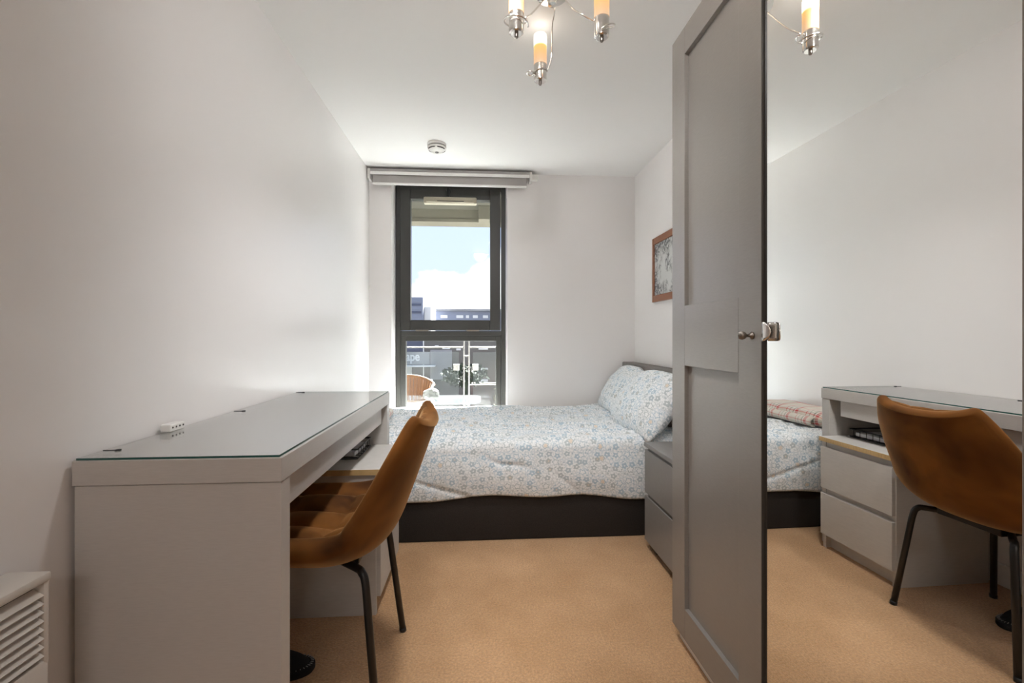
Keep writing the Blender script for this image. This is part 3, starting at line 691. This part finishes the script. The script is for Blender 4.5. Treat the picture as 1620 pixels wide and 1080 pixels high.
for q in ((TX0 + 0.006, TX1 - 0.006, TY0 + 0.0035, TY0 + 0.0045), (TX1 - 0.0065, TX1 - 0.0055, TY0 + 0.0035, TY1 - 0.004), (TX0 + 0.006, TX1 - 0.006, TY1 - 0.0045, TY1 - 0.0035)):
    box(b, *q, TZ + 0.0006, TZ + 0.0049)
obj('glass_edge', b, 'glass_edge', gl)
for y in (1.055, 1.585, 2.10):
    b = BM(); lathe(b, [(0, 0), (0.006, 0), (0.006, 0.0025), (0, 0.003)], (-0.792, y, TZ + 0.005), n=14); box(b, -0.823, -0.796, y - 0.0012, y + 0.0012, TZ + 0.005, TZ + 0.0065)
    obj('glass_clip', b, 'black_plastic', gl)

# small white socket block at the back of the desk
sk = thing('socket_block', 'small white socket block on the glass at the wall', 'socket', (-0.812, 1.27, TZ + 0.005))
obj('case', bx(-0.832, -0.806, 1.245, 1.305, TZ + 0.0052, TZ + 0.025, bevel=0.003), 'white_plastic', sk)
for i in range(4):
    y = 1.254 + i * 0.014
    b = BM(); lathe(b, [(0.0026, 0), (0.0026, 0.001), (0, 0.001)], (-0.806, y, TZ + 0.016), 'X', 10); obj('socket_hole', b, 'heater_dark', sk)

# chest of drawers under the far end of the desk
ch = thing('drawer_chest', 'pale grey two-drawer chest with raw wood top edge under the desk', 'chest', (-0.58, 1.89, 0))
HX0, HX1, HY0, HY1 = -0.805, -0.382, 1.700, 2.080
obj('side_panel', bx(HX0, HX1, HY0, HY0 + 0.018, 0, 0.516, bevel=0.001), 'chest', ch)
obj('side_panel', bx(HX0, HX1, HY1 - 0.018, HY1, 0, 0.516, bevel=0.001), 'chest', ch)
obj('carcass', bx(HX0, HX1 - 0.004, HY0 + 0.0185, HY1 - 0.0185, 0.07, 0.515), 'chest', ch)
obj('plinth', bx(HX1 - 0.045, HX1 - 0.027, HY0 + 0.0185, HY1 - 0.0185, 0.0, 0.069), 'chest', ch)
tp = obj('top', bx(HX0, HX1 + 0.022, HY0 - 0.012, HY1, 0.517, 0.538, bevel=0.001), 'chest', ch)
b = BM(); box(b, HX1 + 0.0205, HX1 + 0.0228, HY0 - 0.0122, HY1, 0.5175, 0.5375); box(b, HX0, HX1 + 0.022, HY0 - 0.0128, HY0 - 0.0115, 0.5175, 0.5375)
obj('wood_edging', b, 'edge_wood', tp, label='raw yellow wood edge strip')
for z0, z1 in ((0.067, 0.266), (0.291, 0.490)):
    obj('drawer_front', bx(HX1 - 0.003, HX1 + 0.016, HY0 + 0.004, HY1 - 0.002, z0, z1, bevel=0.0015), 'chest', ch)

# wire letter tray and papers on that chest
tr = thing('wire_tray', 'black wire tray on the chest under the desk', 'tray', (-0.61, 1.93, 0.538))
for z in (0.545, 0.580):
    b = BM(); pts = [(-0.76, 1.82, z), (-0.48, 1.82, z), (-0.48, 2.03, z), (-0.76, 2.03, z)]
    tube(b, pts, 0.0035, 8, closed=True); obj('rim', b, 'black_metal', tr, True)
for i in range(6):
    y = 1.84 + i * 0.034; b = BM(); tube(b, [(-0.76, y, 0.544), (-0.48, y, 0.544), (-0.48, y, 0.580)], 0.0018, 6); obj('wire', b, 'black_metal', tr, True)
b = BM(); box(b, -0.745, -0.495, 1.835, 2.015, 0.5495, 0.566, bevel=0.001); tag(obj('papers', b, 'paper', None), 'stack of pale papers in the black wire tray', 'papers')
b = BM(); box(b, -0.52, -0.40, 1.80, 1.97, 0.5385, 0.5415)
bmesh.ops.rotate(b, verts=b.verts[:], cent=(-0.46, 1.89, 0.54), matrix=Matrix.Rotation(R(14), 3, 'Z'))
bmesh.ops.translate(b, verts=b.verts[:], vec=(0.0, 0.0, 0.0))

b.free()

# ================================================================== chair
cr = thing('desk_chair', 'mustard velvet bucket chair with black metal legs at the desk', 'chair', (-0.42, 1.405, 0))
YC = 1.405
prof = [(-0.735, 0.450), (-0.710, 0.462), (-0.63, 0.462), (-0.54, 0.455), (-0.44, 0.449), (-0.36, 0.452), (-0.305, 0.470), (-0.268, 0.510), (-0.242, 0.570), (-0.216, 0.640), (-0.190, 0.712), (-0.168, 0.772), (-0.160, 0.787)]
wid = [0.185, 0.200, 0.212, 0.220, 0.226, 0.230, 0.232, 0.230, 0.222, 0.210, 0.190, 0.162, 0.148]
amp = [0.020, 0.036, 0.052, 0.060, 0.064, 0.070, 0.078, 0.080, 0.070, 0.058, 0.046, 0.036, 0.030]
def interp(arr, t):
    t = max(0, min(1, t)) * (len(arr) - 1); i = min(int(t), len(arr) - 2); k = t - i
    def P(j): return arr[max(0, min(len(arr) - 1, j))]
    a, b_, c_, d_ = P(i - 1), P(i), P(i + 1), P(i + 2)
    f = lambda a, b_, c_, d_: 0.5 * (2 * b_ + (c_ - a) * k + (2 * a - 5 * b_ + 4 * c_ - d_) * k * k + (3 * b_ - a - 3 * c_ + d_) * k ** 3)
    if isinstance(a, tuple): return tuple(f(*q) for q in zip(a, b_, c_, d_))
    return f(a, b_, c_, d_)
def shell_pt(u, v, off):
    """u -1..1 across, v 0..1 from seat front to back top, off = outward offset"""
    p = Vector((interp(prof, v)[0], 0, interp(prof, v)[1])); e = 0.01
    p1 = interp(prof, min(1, v + e)); p0 = interp(prof, max(0, v - e)); tx, tz = p1[0] - p0[0], p1[1] - p0[1]
    l_ = math.hypot(tx, tz); nrm = Vector((-tz / l_, 0, tx / l_))      # inside normal
    s = math.copysign(abs(u) ** 0.92, u)
    q = p + nrm * (interp(amp, v) * abs(u) ** 2.6) + Vector((0, s * interp(wid, v), 0))
    du = abs(u) ** 1.6 * interp(amp, v) * 2.6 / interp(wid, v)
    n2 = (nrm - Vector((0, math.copysign(1, u) * du, 0))).normalized()
    top = 0.012 * (1 - abs(u) ** 2) * max(0, (v - 0.93) / 0.07) * -1
    return Vector((0, YC, 0)) + q - n2 * off + Vector((0, 0, top))
NU, NV = 28, 44
b = BM()
inn = [[b.verts.new(shell_pt(i / NU * 2 - 1, j / NV, -0.003)) for j in range(NV + 1)] for i in range(NU + 1)]
def thick(u, v): return (0.036 + 0.026 * max(0, min(1, (0.62 - v) / 0.25))) * (1 - 0.15 * abs(u) ** 6)
outr = [[b.verts.new(shell_pt(i / NU * 2 - 1, j / NV, thick(i / NU * 2 - 1, j / NV))) for j in range(NV + 1)] for i in range(NU + 1)]
for i in range(NU):
    for j in range(NV):
        b.faces.new((inn[i][j], inn[i + 1][j], inn[i + 1][j + 1], inn[i][j + 1])); b.faces.new((outr[i][j], outr[i][j + 1], outr[i + 1][j + 1], outr[i + 1][j]))
rim_i = [inn[i][0] for i in range(NU + 1)] + [inn[NU][j] for j in range(1, NV + 1)] + [inn[i][NV] for i in range(NU - 1, -1, -1)] + [inn[0][j] for j in range(NV - 1, 0, -1)]
rim_o = [outr[i][0] for i in range(NU + 1)] + [outr[NU][j] for j in range(1, NV + 1)] + [outr[i][NV] for i in range(NU - 1, -1, -1)] + [outr[0][j] for j in range(NV - 1, 0, -1)]
cen = []
for a, c_ in zip(rim_i, rim_o):
    cen.append((a, c_))
# rounded rim: one extra row pushed outwards along the sheet
mid = []
for k, (a, c_) in enumerate(cen):
    m0 = (a.co + c_.co) / 2
    i_, n_ = k, len(cen)
    tang = (cen[(k + 1) % n_][0].co - cen[k - 1][0].co).normalized(); thick_d = (a.co - c_.co).normalized()
    outw = tang.cross(thick_d).normalized()
    centre = Vector((-0.38, YC, 0.55))
    if outw.dot(m0 - centre) < 0: outw = -outw
    mid.append(b.verts.new(m0 + outw * 0.014))
n_ = len(cen)
for k in range(n_):
    k2 = (k + 1) % n_
    b.faces.new((rim_i[k], rim_i[k2], mid[k2], mid[k])); b.faces.new((mid[k], mid[k2], rim_o[k2], rim_o[k]))
sh = obj('bucket_shell', b, 'velvet', cr, True)
mod = sh.modifiers.new('round', 'SUBSURF'); mod.levels = 1; mod.render_levels = 1
# quilted pads on seat and back
def quilt(v0, v1, cells_u, cells_v, lift, name, um):
    b_ = BM(); nu, nv = cells_u * 10, cells_v * 10
    def f(a, c_):
        u = (a * 2 - 1) * um; v = v0 + (v1 - v0) * c_
        q = abs(math.sin(a * cells_u * PI)) ** 0.5 * abs(math.sin(c_ * cells_v * PI)) ** 0.5
        edge = min(1, min(a, 1 - a) * 14) * min(1, min(c_, 1 - c_) * 14)
        return shell_pt(u, v, -0.004 - lift * (0.35 * edge ** 0.5 + 0.65 * q))
    grid(b_, f, nu, nv); return obj(name, b_, 'velvet', cr, True)
quilt(0.05, 0.50, 3, 3, 0.030, 'seat_pad', 0.74)
quilt(0.54, 0.96, 3, 3, 0.012, 'back_pad', 0.72)
ZS = 0.388
b = BM(); box(b, -0.56, -0.34, YC - 0.10, YC + 0.10, ZS - 0.006, ZS + 0.03, bevel=0.003); obj('mounting_plate', b, 'black_metal', cr)
for sx, xt, x1, x2 in (('r', -0.268, -0.335, -0.308), ('f', -0.70, -0.62, -0.650)):
    for sy in (-1, 1):
        pts = [(x1 - (0.06 if sx == 'r' else -0.04), YC + sy * 0.085, ZS), (x1, YC + sy * 0.135, ZS), (x2 - (0.012 if sx == 'r' else -0.01), YC + sy * 0.150, ZS - 0.004), (x2, YC + sy * 0.158, ZS - 0.03),
               (x2 + (xt - x2) * 0.3, YC + sy * (0.158 + 0.040 * 0.3), ZS * 0.65), (xt, YC + sy * 0.198, 0.0)]
        b = BM(); p2 = smooth_path(pts[:5], 5) + [Vector(pts[5])]
        tube(b, p2, 0.0105, 12); lg = obj('leg', b, 'black_metal', cr, True)
        b = BM(); tube(b, [(xt, YC + sy * 0.1985, 0.0), (xt - 0.0015 * (1 if sx == 'r' else -1), YC + sy * 0.1975, 0.014)], 0.0118, 12); obj('foot_cap', b, 'black_plastic', lg, True)

# ------------------------------------------------------------------ black slipper sole under the desk
sl = thing('slipper', 'black felt slipper on the carpet beside the desk leg', 'slipper', (-0.60, 1.43, 0))
def sole(z, grow=0.0, n=44):
    out_ = []
    for k in range(n):
        a = 2 * PI * k / n; c_, s_ = math.cos(a), math.sin(a)
        L_ = 0.125 + grow; wv = (0.047 + grow) * (1 + 0.12 * c_)
        out_.append((-0.632 + L_ * math.copysign(abs(c_) ** 0.85, c_), 1.428 + wv * math.copysign(abs(s_) ** 0.9, s_) + 0.006 * c_, z))
    return out_
b = BM(); rings = [[b.verts.new(p) for p in sole(z, g)] for z, g in ((0.0, -0.004), (0.006, 0.0), (0.020, 0.0), (0.026, -0.006))]
for A, B in zip(rings, rings[1:]):
    for k in range(len(A)): b.faces.new((A[k], A[(k + 1) % len(A)], B[(k + 1) % len(A)], B[k]))
b.faces.new(rings[0]); b.faces.new(rings[-1]); obj('sole', b, 'slipper', sl, 'auto')
b = BM()
def vamp(u, v):
    a = (u - 0.5) * PI; t = v
    x = -0.520 - 0.13 * t; wv = 0.047 * (1 - 0.1 * t) * (1 - (1 - t) ** 4 * 0.75)
    return (x, 1.428 + wv * math.sin(a), 0.024 + 0.040 * math.cos(a) * min(1, t * 1.6) ** 0.7)
grid(b, vamp, 14, 14); o = obj('upper', b, 'slipper', sl, True); o.modifiers.new('thickness', 'SOLIDIFY').thickness = 0.004
b = BM(); P0, P1 = sole(0.0265, -0.003, 88), sole(0.0265, -0.012, 88)
for k in range(0, 88): 
    if k % 2 == 0: tube(b, [P0[k], P1[k]], 0.0013, 5)
o = obj('stitching', b, 'stitch', sl, True); o['kind'] = 'stuff'

# ------------------------------------------------------------------ electric panel heater, left wall
ht = thing('panel_heater', 'white electric panel heater with louvres low on the left wall', 'heater', (-0.80, 0.45, 0.16))
HYE = 0.868
b = BM()
box(b, -0.838, -0.766, 0.10, HYE, 0.16, 0.452, bevel=0.008); box(b, -0.838, -0.79, 0.10, HYE, 0.45, 0.575, bevel=0.004)
box(b, -0.838, -0.766, HYE - 0.012, HYE, 0.44, 0.600, bevel=0.005); box(b, -0.838, -0.766, 0.10, 0.112, 0.44, 0.600, bevel=0.005)
box(b, -0.838, -0.763, 0.10, HYE, 0.588, 0.604, bevel=0.004)
obj('casing', b, 'heater', ht, 'auto')
obj('inner_grille', bx(-0.789, -0.785, 0.112, HYE - 0.012, 0.453, 0.580), 'heater_dark', ht)
for i in range(8):
    z = 0.458 + i * 0.0152
    b = BM(); y0, y1 = 0.113, HYE - 0.013
    prof_ = [(-0.784, z + 0.011), (-0.766, z), (-0.764, z + 0.002), (-0.782, z + 0.0135)]
    A = [b.verts.new((x, y0, zz)) for x, zz in prof_]; B = [b.verts.new((x, y1, zz)) for x, zz in prof_]
    for k in range(4): b.faces.new((A[k], A[(k + 1) % 4], B[(k + 1) % 4], B[k]))
    b.faces.new(A); b.faces.new(B); obj('louvre', b, 'heater', ht)

# ================================================================== outside: balcony
struct('balcony_floor', bx(-4, 4, 3.76, 5.45, -0.22, -0.08), 'tile', 'pale tiled balcony floor', 'floor')
b = BM(); box(b, -4, 4, 3.76, 5.10, 2.44, 2.6); struct('balcony_ceiling', b, 'concrete', 'concrete balcony soffit above the window', 'ceiling')
b = BM(); box(b, -4, 4, 5.10, 5.32, 2.30, 2.6); box(b, -4, 4, 5.095, 5.10, 2.30, 2.335)
struct('trim_2', b, 'concrete_light', 'pale edge beam of the balcony above', 'beam')
tag(obj('downpipe_box', bx(-0.02, 0.10, 4.92, 5.06, 2.29, 2.44, bevel=0.004), 'concrete_light', None), 'pale square box fixed under the balcony soffit', 'box', kind=None)

RY = 5.15
rl = thing('balcony_railing', 'steel balcony railing with hazy glass panels outside the window', 'railing', (-0.1, RY, -0.08))
def px2x(px, Y=RY):
    yaw = math.atan2(50, 720); a = (px - 810) / 720; return Y * (a * math.cos(yaw) + math.sin(yaw)) / (-a * math.sin(yaw) + math.cos(yaw))
xpA, xpB = px2x(734), px2x(742)
for x in (xpA, xpB):
    obj('post', bx(x - 0.008, x + 0.008, RY - 0.02, RY + 0.02, -0.08, 1.005, bevel=0.003), 'rail', rl)
obj('post_cap', bx(xpA - 0.008, xpB + 0.008, RY - 0.02, RY + 0.02, 1.0055, 1.02, bevel=0.003), 'rail', rl)
obj('spacer', bx(xpA + 0.0085, xpB - 0.0085, RY - 0.015, RY + 0.015, 0.80, 0.815), 'rail', rl)
obj('handrail', bx(-2.2, xpA - 0.0085, RY - 0.02, RY + 0.02, 0.898, 0.914, bevel=0.003), 'rail', rl)
obj('handrail', bx(xpB + 0.0085, 2.0, RY - 0.02, RY + 0.02, 0.898, 0.914, bevel=0.003), 'rail', rl)
obj('lower_rail', bx(xpB + 0.0085, 2.0, RY - 0.01, RY + 0.01, 0.478, 0.486), 'rail', rl)
gl1 = obj('glass_panel', bx(-2.2, px2x(726), RY - 0.005, RY + 0.005, 0.02, 0.855), 'rail_glass', rl)
gl2 = obj('glass_panel', bx(px2x(748), 2.0, RY - 0.005, RY + 0.005, 0.02, 0.850), 'rail_glass', rl)
for g_, px in ((gl1, 722), (gl2, 752)):
    for z in (0.68, 0.15):
        x = px2x(px); obj('clamp', bx(x - 0.035, x + 0.035, RY - 0.022, RY + 0.022, z - 0.035, z + 0.035, bevel=0.006), 'rail', g_)

# wicker balcony chair
wc = thing('balcony_chair', 'brown wicker balcony chair with a bent metal arm frame', 'chair', (-0.78, 4.88, -0.08))
cxw, cyw = -0.78, 4.88
def arch(t):
    a = PI * (0.0 + t); return (cxw + 0.30 * math.cos(PI - a), cyw - 0.02 + 0.30 * math.sin(a) * 0.85 - 0.1, 0.60 - 0.075 * abs(math.cos(a)) ** 2.2)
b = BM(); tube(b, [arch(i / 24) for i in range(25)], 0.014, 10)
hp = obj('top_rail', b, 'wicker', wc, True)
for s in (-1, 1):
    b = BM(); x = cxw + s * 0.30
    tube(b, smooth_path([(x, cyw - 0.12, 0.535), (x, cyw - 0.30, 0.52), (x, cyw - 0.40, 0.49), (x, cyw - 0.42, 0.40), (x, cyw - 0.42, -0.08)], 5), 0.013, 10); obj('front_leg', b, 'grey_tube', wc, True)
    b = BM(); tube(b, [(x * 0.3 + cxw * 0.7 + s * 0.16, cyw + 0.10, 0.56), (x, cyw + 0.14, -0.08)], 0.013, 10); obj('rear_leg', b, 'grey_tube', wc, True)
b = BM(); lathe(b, [(0, 0), (0.235, 0), (0.25, 0.012), (0.235, 0.026), (0, 0.03)], (cxw, cyw - 0.14, 0.31), n=28); obj('seat', b, 'wicker', wc, True)
for i in range(15):
    t = 0.20 + 0.60 * i / 14; p = Vector(arch(t)); q = Vector((cxw + (p.x - cxw) * 0.86, cyw - 0.14 + (p.y - cyw + 0.14) * 0.80, 0.33))
    b = BM(); d_ = (p - q); side = Vector((0, 0, 1)).cross(Vector((p.x - cxw, p.y - cyw + 0.14, 0))).normalized()
    nrm = Vector((p.x - cxw, p.y - cyw + 0.14, 0)).normalized() * 0.005; wv = side * 0.0155
    vv = [b.verts.new(r_ + s1 * wv + s2 * nrm) for r_ in (q, p) for s1, s2 in ((-1, -1), (1, -1), (1, 1), (-1, 1))]
    for f_ in ((0, 1, 2, 3), (4, 5, 6, 7), (0, 1, 5, 4), (1, 2, 6, 5), (2, 3, 7, 6), (3, 0, 4, 7)): b.faces.new([vv[k] for k in f_])
    obj('slat', b, 'wicker', wc)

# glass balcony table
gt = thing('glass_table', 'low round-cornered glass table on the balcony', 'table', (-0.45, 4.22, -0.08))
b = BM(); x0, x1, y0, y1, rr = -1.05, 0.005, 3.86, 4.42, 0.12; ring = []
for cxx, cyy, a0 in ((x1 - rr, y1 - rr, 0), (x0 + rr, y1 - rr, 90), (x0 + rr, y0 + rr, 180), (x1 - rr, y0 + rr, 270)):
    for i in range(8):
        a = R(a0 + 90 * i / 7); ring.append((cxx + rr * math.cos(a), cyy + rr * math.sin(a)))
lo = [b.verts.new((x, y, 0.452)) for x, y in ring]; hi = [b.verts.new((x, y, 0.46)) for x, y in ring]
b.faces.new(lo); b.faces.new(hi)
for k in range(len(ring)): b.faces.new((lo[k], lo[(k + 1) % len(ring)], hi[(k + 1) % len(ring)], hi[k]))
obj('glass_top', b, 'table_glass', gt)
for x in (-0.95, -0.12):
    for y in (3.96, 4.33):
        b = BM(); tube(b, [(x, y, -0.08), (x, y, 0.451)], 0.016, 10); obj('leg', b, 'grey_tube', gt, True)
def lump(c_, r_, sq, seed, rough_=0.25, n=20):
    b_ = BM(); bmesh.ops.create_icosphere(b_, subdivisions=4, radius=1.0)
    for v in b_.verts:
        k = 1 + rough_ * noise.noise(v.co * 1.7 + Vector((seed, 0, 0))) + rough_ * 0.5 * noise.noise(v.co * 4 + Vector((0, seed, 0)))
        v.co = Vector((v.co.x * r_[0], v.co.y * r_[1], max(v.co.z, -sq) * r_[2])) * k + Vector(c_)
    return b_
tag(obj('cloth', lump((-0.44, 4.08, 0.512), (0.075, 0.06, 0.052), 0.8, 3.0, 0.3), 'white_cloth', None, True), 'crumpled white cloth on the balcony table', 'cloth')

# ================================================================== outside: street and buildings
struct('street', bx(-80, 80, 5.6, 160, -9.4, -9.0), 'asphalt', 'grey street below the balcony', 'street')
def building(name, label, x0, x1, y0, y1, z1, mat, roofz=0.0, wins=(), winmat='b_dark', z0=-9.0, **k):
    t = thing(name, label, 'building', ((x0 + x1) / 2, (y0 + y1) / 2, z0))
    obj('wall', bx(x0, x1, y0, y1, z0, z1), mat, t)
    if roofz: obj('roof', bx(x0 - 0.3, x1 + 0.3, y0 - 0.4, y1, z1 + 0.01, z1 + roofz), k.get('roofmat', 'b_grey'), t)
    for (a0, a1, c0_, c1_) in wins:
        o_ = obj('window', bx(a0, a1, y0 - 0.06, y0 - 0.005, c0_, c1_), winmat, t)
    return t
def PX(px, Y): return px2x(px, Y)
def PZ(py, px, Y):
    yaw = math.atan2(50, 720); a = (px - 810) / 720; t = Y / (-a * math.sin(yaw) + math.cos(yaw)); return 1.02 - (py - 533) / 720 * t
# tall blue block
Y1 = 44.0
tw = building('tower_block', 'blue-grey office block rising left above the street', PX(618, Y1), PX(669, Y1), Y1, Y1 + 6, PZ(470, 660, Y1), 'b_blue')
xs0, xs1 = PX(651, Y1), PX(666.5, Y1)
for i in range(5):
    z = PZ(474 + i * 6.0, 660, Y1); obj('window_band', bx(xs0, xs1, Y1 - 0.05, Y1 - 0.005, z - 0.22, z), 'b_navy' if i % 2 else 'b_blue', tw)
obj('side_wing', bx(PX(669, Y1) + 0.02, PX(680, Y1), Y1 + 1, Y1 + 6, -9, PZ(484, 675, Y1)), 'b_pale', tw)
# long low building with pale eaves and two poles
Y2 = 52.0
lb = building('long_building', 'long low building with pale eaves across the street', PX(681, Y2), PX(880, Y2), Y2, Y2 + 12, PZ(492, 730, Y2), 'b_blue', roofz=0.22, roofmat='b_grey')
for px0, px1 in ((681, 689), (697, 708), (722, 733), (737, 742), (748, 756), (764, 772)):
    obj('window', bx(PX(px0, Y2), PX(px1, Y2), Y2 - 0.06, Y2 - 0.005, PZ(503, 730, Y2), PZ(498.5, 730, Y2)), 'b_pale', lb)
for px in (712.5, 743.0):
    b = BM(); tube(b, [(PX(px, Y2), Y2 + 0.3, PZ(492, 730, Y2) + 0.23), (PX(px, Y2), Y2 + 0.3, PZ(481.5, 730, Y2))], 0.05, 6); obj('pole', b, 'b_grey', lb, True)
# nearer shop row behind the railing
Y3 = 30.0
sp_ = building('shop_row', 'dark shop row with navy cladding seen through the railing', PX(560, Y3), PX(900, Y3), Y3, Y3 + 8, PZ(524, 700, Y3), 'b_dark')
obj('navy_panel', bx(PX(600, Y3), PX(669, Y3), Y3 - 0.08, Y3 - 0.005, PZ(556, 655, Y3), PZ(536, 655, Y3)), 'b_navy', sp_)
obj('downpipe', bx(PX(669.5, Y3), PX(671, Y3), Y3 - 0.12, Y3 - 0.005, -3, PZ(530, 655, Y3)), 'b_pale', sp_)
sg = obj('sign_board', bx(PX(600, Y3), PX(680, Y3), Y3 - 0.16, Y3 - 0.085, PZ(576, 655, Y3), PZ(556.5, 655, Y3)), 'b_grey', sp_)
fc = bpy.data.curves.new('lettering', 'FONT'); fc.body = 'ape'; fc.size = 0.80; fc.extrude = 0.02; fc.offset = 0.018
fo = bpy.data.objects.new('lettering_tmp', fc); C.objects.link(fo)
bpy.context.view_layer.update()
me = bpy.data.meshes.new_from_object(fo.evaluated_get(bpy.context.evaluated_depsgraph_get()))
bpy.data.objects.remove(fo)
bl_ = BM(); bl_.from_mesh(me); bpy.data.meshes.remove(me)
xs = [v.co.x for v in bl_.verts]; x_lo, x_hi = min(xs), max(xs)
for v in bl_.verts:
    v.co = Vector((PX(642.8, Y3) + (v.co.x - x_lo) / (x_hi - x_lo) * (PX(664.5, Y3) - PX(642.8, Y3)), Y3 - 0.185 - v.co.z, PZ(570, 655, Y3) + v.co.y * 1.0))
obj('lettering', bl_, 'b_pale', sg, label='white letters reading ape')
for px0, px1, py0, py1, mt in ((642, 652, 580, 594, 'b_pale'), (681, 715, 553, 600, 'b_grey'), (700, 712, 548, 552, 'b_pale'), (688, 694, 546, 549, 'b_pale'), (722, 729, 551, 554, 'b_pale'), (757, 772, 550, 553, 'b_pale'), (760, 772, 582, 585, 'b_pale'), (757, 772, 600, 604, 'b_pale'), (725, 741, 600, 604, 'b_pale')):  # wide grey panel is a doorway reflection painted onto the shop wall
    obj('window', bx(PX(px0, Y3), PX(px1, Y3), Y3 - 0.10, Y3 - 0.005, PZ(py1, 700, Y3), PZ(py0, 700, Y3)), mt, sp_)
obj('canopy', bx(PX(600, Y3), PX(690, Y3), Y3 - 0.9, Y3 - 0.005, PZ(579, 655, Y3), PZ(577, 655, Y3)), 'b_pale', sp_)
# a brown wall and planting low right
Y4 = 24.0
bw = building('brick_wall', 'brown brick garden wall low beyond the railing', PX(745, Y4), PX(900, Y4), Y4, Y4 + 0.4, PZ(606, 760, Y4), 'b_brick')
def leafy(c_, r_, n, size, seed, up=0.0):
    rnd = random.Random(seed); b_ = BM()
    for _ in range(n):
        while True:
            p = Vector((rnd.uniform(-1, 1), rnd.uniform(-1, 1), rnd.uniform(-1, 1)))
            if p.length < 1: break
        q = Vector((p.x * r_[0], p.y * r_[1], p.z * r_[2])) + Vector(c_)
        d1 = Vector((rnd.uniform(-1, 1), rnd.uniform(-1, 1), rnd.uniform(-1, 1) + up)).normalized(); d2 = d1.orthogonal().normalized()
        sz = size * rnd.uniform(0.6, 1.3)
        vv_ = [b_.verts.new(q + d1 * sz * a_ + d2 * sz * b2) for a_, b2 in ((-1, 0), (0, 0.38), (1, 0), (0, -0.38))]
        b_.faces.new(vv_)
    return b_
gp = thing('feather_grass', 'pale feathery plant right of the glass table beyond the railing', 'plant', (0.26, 5.6, 0.0))
obj('plumes', leafy((0.27, 5.75, 0.25), (0.10, 0.08, 0.24), 260, 0.035, 3, up=1.5), 'leaf_pale', gp)
b = BM(); tube(b, [(0.27, 5.75, -0.6), (0.27, 5.75, 0.3)], 0.012, 6); obj('stem', b, 'leaf', gp)
sb_ = thing('shrub', 'green shrub crown behind the twin railing posts', 'shrub', (PX(736, 12), 12.0, -9.0))
obj('foliage', leafy((PX(736, 12), 12.0, 0.02), (0.62, 0.4, 0.30), 420, 0.085, 9), 'leaf', sb_)
b = BM(); tube(b, [(PX(736, 12), 12.0, -9.0), (PX(736, 12), 12.0, 0.0)], 0.06, 8); obj('trunk', b, 'leaf', sb_)
